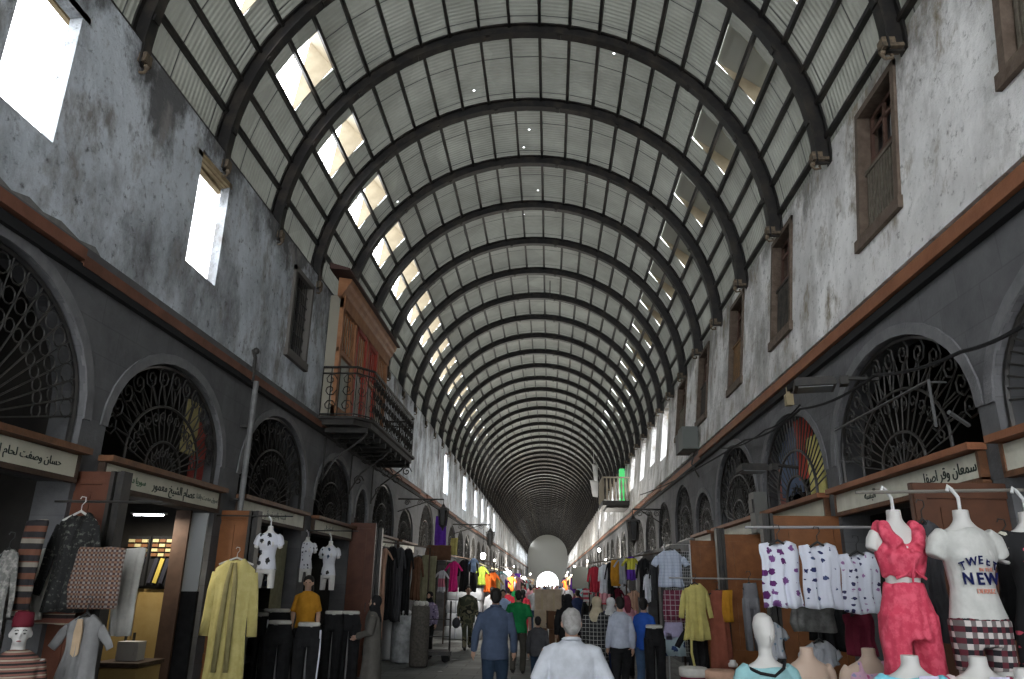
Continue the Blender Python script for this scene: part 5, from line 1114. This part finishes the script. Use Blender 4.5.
# tall wrapped rolls, carpet and cart
def roll(px, py, Y, r, h, m, label, top):
    p = G(px, py); t = empty('wrapped_roll', (p.x, p.y, .01), 0, label, 'roll'); MB().lathe([(r*.95, 0), (r, .05), (r*1.02, h*.5), (r*.97, h-.05), (r*.6, h)], n=18).build('roll_body', m, t, True)
    k = MB()
    for q in range(6): k.ell((r*.5*cos(q), r*.5*sin(q), h+.02), (r*.35, r*.35, .07), 8, 6)
    k.build('plastic_top', top, t, True); return t
M_film = mat('plastic_film', (.20, .21, .21), .35, (.38, .39, .40), 6); M_filmw = mat('plastic_white', (.5, .5, .5), .4)
roll(400, 663, 0, .25, 1.12, M_film, 'grey film wrapped roll standing on end', M_filmw); roll(388, 660, 0, .2, 1.15, M_filmw, 'white film wrapped roll behind the grey one', M_filmw)
roll(418, 667, 0, .22, 1.35, mat('faded_carpet', (.06, .055, .05), .9, (.11, .10, .085), 20), 'faded patterned carpet roll standing beside the hand cart', C['offwhite'])
cx, cy = -2.95, 19.75; t = empty('hand_cart', (cx, cy, 0), .15, 'dark steel hand cart with a tall handle frame', 'hand cart')
MB().box((0, 0, .24), (1.0, .6, .05)).box((0, -.28, .2), (1.0, .04, .06)).box((0, .28, .2), (1.0, .04, .06)).build('deck', M_iron, t)
k = MB(); k.tube([(.45, -.25, .05), (.45, -.25, 1.42), (.45, .25, 1.42), (.45, .25, .25)], .02, 6); k.tube([(.45, -.25, 1.0), (.45, .25, 1.0)], .015, 6); k.tube([(-.1, -.25, .25), (-.1, -.25, 1.0), (.45, -.25, 1.0)], .015, 6); k.tube([(.45, -.25, .6), (-.1, -.25, .6)], .012, 6); k.build('handle_frame', M_iron, t)
for x, y in ((-.35, -.22), (.35, -.22), (-.35, .22), (.35, .22)): MB().tube([(x, y-.025, .1), (x, y+.025, .1)], .095, 14).build('wheel', M_black, t, True)
# bale stack
for i, (dz, lb) in enumerate(((0, 'bottom white plastic bale of the stack'), (.42, 'second white plastic bale from the ground'), (.84, 'third white plastic bale from the ground'), (1.26, 'topmost white plastic bale of the stack'))):
    t = empty('white_bale', (-3.0+.03*(i % 2), 27.5, .02+dz), 0, lb, 'bale', 'stack of white bales'); mb = MB()
    mb.loft([[V((sx*.62*(1-.04*abs(z-.5)*2), sy*.45*(1-.05*abs(z-.5)*2), .41*z)) for sx, sy in ((-1, -.8), (-.9, -1), (.9, -1), (1, -.8), (1, .8), (.9, 1), (-.9, 1), (-1, .8))] for z in (0, .12, .3, .5, .7, .88, 1)])
    mb.build('bale_body', mat('bale_white', (.40, .42, .45), .6, (.54, .56, .60), 4, bump=.3), t, True); MB().box((.2, -.455, .2), (.03, .012, .38)).box((-.25, -.455, .2), (.03, .012, .38)).build('strap', mat('bale_strap', (.25, .27, .3), .5), t)
# cardboard boxes on a trolley in the middle of the street
M_card = mat('cardboard', (.36, .28, .2), .85, (.46, .37, .27), 5); M_cardd = mat('cardboard_dark', (.13, .065, .035), .85)
t = empty('box_trolley', (0, 21.6, 0), 0, 'low trolley under the cardboard boxes', 'trolley'); MB().box((0, 0, .28), (.95, .6, .06)).build('deck', M_iron, t)
for x in (-.35, .35): MB().tube([(x-.03, -.2, .12), (x+.03, -.2, .12)], .12, 12).build('wheel', M_black, t); MB().tube([(x-.03, .2, .12), (x+.03, .2, .12)], .12, 12).build('wheel', M_black, t)
for (x, z, w, h, lb, mm) in ((-.24, .32, .44, .42, 'brown carton at the lower left of the trolley', M_cardd), (.24, .32, .46, .40, 'tall brown carton at the lower right of the trolley', M_cardd), (-.26, .75, .38, .45, 'medium carton stacked over the lower left carton', M_card), (.2, .73, .5, .45, 'tan carton stacked over the lower right carton', M_cardd), (-.22, 1.21, .42, .52, 'pale upright carton on top, left', M_card), (.19, 1.19, .48, .55, 'pale upright carton on top, right', M_card)):
    t = empty('cardboard_box', (x*.86-.05, 21.5, z), .12*sin(x*40+z*9), lb, 'box', 'cartons on the trolley'); w *= .8; MB().box((0, 0, h/2), (w, .4, h)).build('carton', mm, t); MB().box((0, -.202, h/2), (.05, .006, h)).box((0, 0, h+.002), (.05, .4, .004)).build('tape', mat('parcel_tape', (.40, .32, .2), .4), t); MB().box((-.05, -.214, h-.05), (w*.5, .02, .1), Matrix.Rotation(.2, 3, 'X')).build('flap', mm, t)
# ------------------------------------------------------------------ lit tie shop
y0, y1 = 7.0, 9.45
t = empty('tube_light', AY(149, 515, 8.8), pi/2, 'bright fluorescent tube lighting the tie shop', 'lamp', sc=.45); MB().box((0, 0, .04), (.1, .95, .04)).build('fixture', M_white, t); MB().tube([(0, -.4, 0), (0, .4, 0)], .02, 8).build('glass_tube', emat('tube_glow', (.9, .95, 1), 14), t)
l = bpy.data.lights.new('tube_lamp', 'AREA'); l.shape = 'RECTANGLE'; l.size = .1; l.size_y = .8; l.energy = 9; l.color = (1, .93, .78); o = bpy.data.objects.new('tube_lamp', l); COL.objects.link(o); o.parent = t; o.location = (0, 0, -.03)
M_och = mat('ochre_cabinet', (.30, .20, .07), .5, (.38, .27, .11), 4, 6)
YB_ = 9.3
def span(x0, x1, yt, yb, Y): a, b = AY(x0, yt, Y), AY(x1, yt, Y); c = AY((x0+x1)/2, yb, Y); return (a.x+b.x)/2, b.x-a.x, a.z, c.z
cx, w, zt, zb = span(100, 178, 590, 679, YB_)
t = empty('wooden_cabinet', (cx, YB_+.05, 0.02), 0, 'ochre wooden cabinet with two doors in the tie shop', 'cabinet'); MB().box((0, .08, zt/2), (w, .22, zt)).build('body', M_och, t)
for q in (-1, 1): d = MB().box((q*w*.245, -.045, zt*.68), (w*.47, .03, zt*.6)).build('door', M_och, t); MB().box((q*.05, -.075, zt*.68), (.02, .03, .12)).build('handle', M_iron, d)
for q in (-1, 1): d = MB().box((q*w*.245, -.045, zt*.18), (w*.47, .03, zt*.3)).build('drawer', M_och, t); MB().box((0, -.075, zt*.2), (.14, .03, .02)).build('knob', M_iron, d)
for (a_, b_), lb in (((129, 151), 'framed tie display at the side of the white cloth'), ((153, 176), 'framed tie display at the side of the brown upright board')):
    cx, w, zt, zb = span(a_, b_, 536, 586, YB_-.05); h = zt-zb
    t = empty('tie_display', (cx, YB_-.05, zb), 0, lb, 'tie display'); MB().box((0, .02, h/2), (w, .03, h)).build('frame', M_black, t)
    for r in range(4):
        for q in range(3): MB().box((-w*.3+q*w*.3, -.01, h*(.62+.095*r)), (w*.25, .03, h*.06)).build('rolled_tie', mat('tie_cream', (.45, .38, .2), .6) if (q+r) % 2 else mat('tie_brown', (.16, .07, .03), .6), t)
    for q in range(3): MB().box((-w*.25+q*w*.25, -.01, h*.3), (w*.17, .02, h*.5), Matrix.Rotation(.22, 3, 'Y')).build('tie', mat('tie_gold', (.5, .38, .08), .5) if q == 1 else mat('tie_dark', (.03, .03, .04), .5), t)
cx, w, zt, zb = span(177, 192, 512, 679, YB_-.25)
t = empty('wood_divider', (cx, YB_-.25, .02), 0, 'dark brown upright board at the tie shop entrance', 'board'); MB().box((0, 0, zt/2), (w, .04, zt)).build('board_face', mat('dim_board', (.05, .028, .018), .7, (.08, .045, .03), 5), t)
cx, w, zt, zb = span(192, 209, 513, 592, YB_-.1)
t = empty('wall_panel_board', (cx, YB_-.1, zb), 0, 'pale grey panel beside the brown upright board, tie shop', 'panel'); MB().box((0, 0, (zt-zb)/2), (w, .03, zt-zb)).build('panel_face', mat('pale_panel', (.32, .33, .33), .6), t); MB().box((0, 0, -zb/2+.02), (w, .06, zb-.03)).build('dark_skirt', C['black'], t)
cx, w, zt, zb = span(122, 143, 641, 660, 8.4)
t = empty('card_reader_box', (cx, 8.4, zb), 0, 'small white box standing on the tie shop counter', 'box'); MB().box((0, 0, (zt-zb)/2), (w, .16, zt-zb)).box((0, -.085, (zt-zb)/2), (w*.7, .01, .08)).build('box_body', M_white, t)
t = empty('shop_counter', (cx, 8.4, .02), 0, 'ochre counter with a dark top in the tie shop', 'counter'); MB().box((0, 0, zb/2-.04), (.45, .5, zb-.08)).build('counter_body', M_och, t); MB().box((0, 0, zb-.045), (.5, .55, .04)).build('counter_top', M_dkwood, t)
# shelves of folded stock, second shop
t = empty('stock_shelf', (XL-.55, 11.55, 0.02), 0, 'dark shelving packed with folded clothes behind the child torsos', 'shelf')
for q in range(7): MB().box((0, 0, .3+q*.36), (.5, 2.6, .03)).build('shelf_board', mat('shelf_grey', (.12, .12, .12), .6), t)
for s in (-1, 0, 1): MB().box((-.02, s*1.3, 1.3), (.5, .03, 2.6)).build('upright', M_iron, t)
fc = ['black', 'dgrey', 'navy', 'palegrey', 'brown', 'dgrey', 'black', 'grey']
for q in range(4, 7):
    for k in range(7):
        for j in range(3):
            o = MB().rings([(0, 0, 0, .17, .13), (0, 0, .035, .18, .14), (0, 0, .07, .17, .13)], 12, sup=5).build('folded_garment', C[fc[(q*3+k*5+j) % 8]], None, True); o.location = (XL-.48, 10.45+k*.37, .34+q*.36+.001+j*.075)
            tag(o, 'folded garment stacked on the dark shelves behind the child torsos', 'folded garment', 'folded garments on the dark shelves')
t = empty('striped_curtain', (XL-.1, 12.4, .1), 0, 'pale green grey curtain strips hanging behind the child torsos', 'curtain'); gmesh('cloth', .5, 2.3, 5).build('fabric', C['olive'], t, True); t.rotation_euler.z = pi/2; t.location.z = 2.5
# ------------------------------------------------------------------ far stalls: garments both sides
protos = []
for i, (k, c) in enumerate((('shirt', 'white'), ('dress', 'red'), ('coat', 'black'), ('shirt', 'blue'), ('dress', 'pink'), ('coat', 'brown'), ('shirt', 'lime'), ('dress', 'orange'), ('cloth', 'purple'), ('coat', 'grey'), ('dress', 'teal'), ('shirt', 'tan'))):
    protos.append(gmesh(k, .5, (.75 if k == 'shirt' else 1.1), i, .35).mesh('garment', C[c], True))
for side, x, nm in (('left', -2.9, 'left'), ('right', 2.1, 'right')):
    y = 39.5 if side == 'left' else 25.5; k = 0
    while y < 112 and k < 62:
        o = bpy.data.objects.new('hanging_garment', protos[rnd.randrange(12)]); COL.objects.link(o); o.location = (x+rnd.uniform(-.45, .45), y, rnd.uniform(2.2, 2.6)); o.rotation_euler.z = rnd.uniform(-.5, .5)
        tag(o, 'small garment hanging in the far stalls on the %s of the street' % nm, 'garment', 'garments in the far %s stalls' % nm); y += rnd.uniform(.7, 1.5) if y < 60 else 1.6; k += 1
    y = 38 if side == 'left' else 24
    while y < 112:
        t = rail((x, y, 2.62), (x, y+7.6, 2.62), 'long pole of the far stalls on the %s of the street' % nm, .02, M_dkwood, (0, 1)); t['group'] = 'poles of the far %s stalls' % nm; y += 8
    for q in range(11):      # stall tables with goods
        y = (41 if side == 'left' else 27)+q*6.5; t = empty('stall_table', (x, y, .01), 0, 'cloth covered table of a far stall on the %s of the street' % nm, 'table', 'tables of the far %s stalls' % nm)
        MB().box((0, 0, .82), (.9, 1.8, .04)).build('tabletop', M_dkwood, t); MB().rings([(0, 0, .06, .43, .86), (0, 0, .5, .44, .88), (0, 0, .8, .45, .9)], 28, sup=8).build('table_skirt', C[['tan', 'maroon', 'navy', 'grey', 'white', 'olive'][q % 6]], t)
# awnings
for side, x, sg in (('left', XL, 1), ('right', XR, -1)):
    for q, y in enumerate((30, 37, 45, 54, 63, 74) if side == 'left' else (27, 34, 43, 52, 61, 72)):
        t = empty('stall_awning', (x, y, 3.0), 0, 'dark cloth awning over a far stall on the %s wall' % side, 'awning', 'awnings on the %s wall' % side)
        R = []
        for i in range(9): v = i/8; R.append([V((sg*(.06+1.3*v), -1.5, -.45*v-.06*sin(pi*v))), V((sg*(.06+1.3*v), 1.5, -.45*v-.06*sin(pi*v))), V((sg*(.06+1.3*v), 1.5, -.43*v-.06*sin(pi*v)+.02)), V((sg*(.06+1.3*v), -1.5, -.43*v-.06*sin(pi*v)+.02))])
        MB().loft(R).build('canvas', C[['grey', 'dgrey', 'olive', 'tan', 'palegrey', 'brown'][q]], t, True); MB().tube([(sg*.07, -1.4, -.5), (sg*1.3, -1.4, -.47)], .012, 5).tube([(sg*.07, 1.4, -.5), (sg*1.3, 1.4, -.47)], .012, 5).build('awning_arms', M_iron, t)
# litter on the paving
for i, (px, py) in enumerate(((372, 672), (403, 668), (398, 661), (455, 660), (477, 641), (440, 672), (495, 668), (526, 660))):
    p = G(px, py); o = MB().slab([(-.08, -.04), (.06, -.05), (.09, .03), (-.02, .06), (-.09, .03)], [], lambda u, v, d: (u, v, d+.02*abs(u)*3), .004).build('paper_scrap', mat('paper_scrap', (.42, .42, .42), .8)); o.location = (p.x, p.y, .004); o.rotation_euler.z = i
    tag(o, 'white paper scrap lying on the grey paving', 'litter', 'paper scraps on the paving')
# ------------------------------------------------------------------ stall bulbs and the added lamps farther down
M_bulb = emat('lamp_glass', (1, .97, .9), 12)
def bulb(x, y, z, label, power=90, group=None, r=.05):
    t = empty('hanging_lamp', (x, y, z), 0, label, 'lamp', group)
    MB().ell((0, 0, 0), (r, r, r*1.2), 10, 8).build('bulb', M_bulb, t, True)
    MB().lathe([(.02, .05), (.035, .06), (.03, .12), (.012, .14)], n=8).tube([(0, 0, .13), (0, 0, .9)], .006, 4).build('socket', M_black, t)
    if power:
        l = bpy.data.lights.new('lamp_light', 'POINT'); l.energy = power; l.color = (1, .95, .85); l.shadow_soft_size = .15
        o = bpy.data.objects.new('lamp_light', l); COL.objects.link(o); o.parent = t; o.location = (0, 0, -.02-r*1.3)
rb = random.Random(11)
bulb(*AY(483, 556, 26), 'bright bare bulb over the orange dresses, nearer of two', 90, r=.09)
bulb(*AY(509, 573, 33.5), 'bright bare bulb over the orange dresses, farther of two', 70, r=.09)
bulb(*AY(599, 550, 29), 'bare bulb glowing above the grey notice board', 70, r=.06)
for i, y in enumerate([43, 53, 64, 76, 90, 104, 118, 132]):  # both rows of bulbs are added to brighten the far street
    bulb(-3.0+rb.uniform(-.6, .5), y, 2.9+rb.uniform(-.3, .5), 'added bare bulb lighting the left side of the far street', 170 if y < 60 else 380, 'added bulbs over the far left stalls')
    bulb(2.3+rb.uniform(-.5, .5), y-5+rb.uniform(-1, 1), 2.9+rb.uniform(-.3, .5), 'added bare bulb lighting the right side of the far street', 170 if y < 60 else 380, 'added bulbs over the far right stalls')

bpy.data.scenes.remove(TMP)
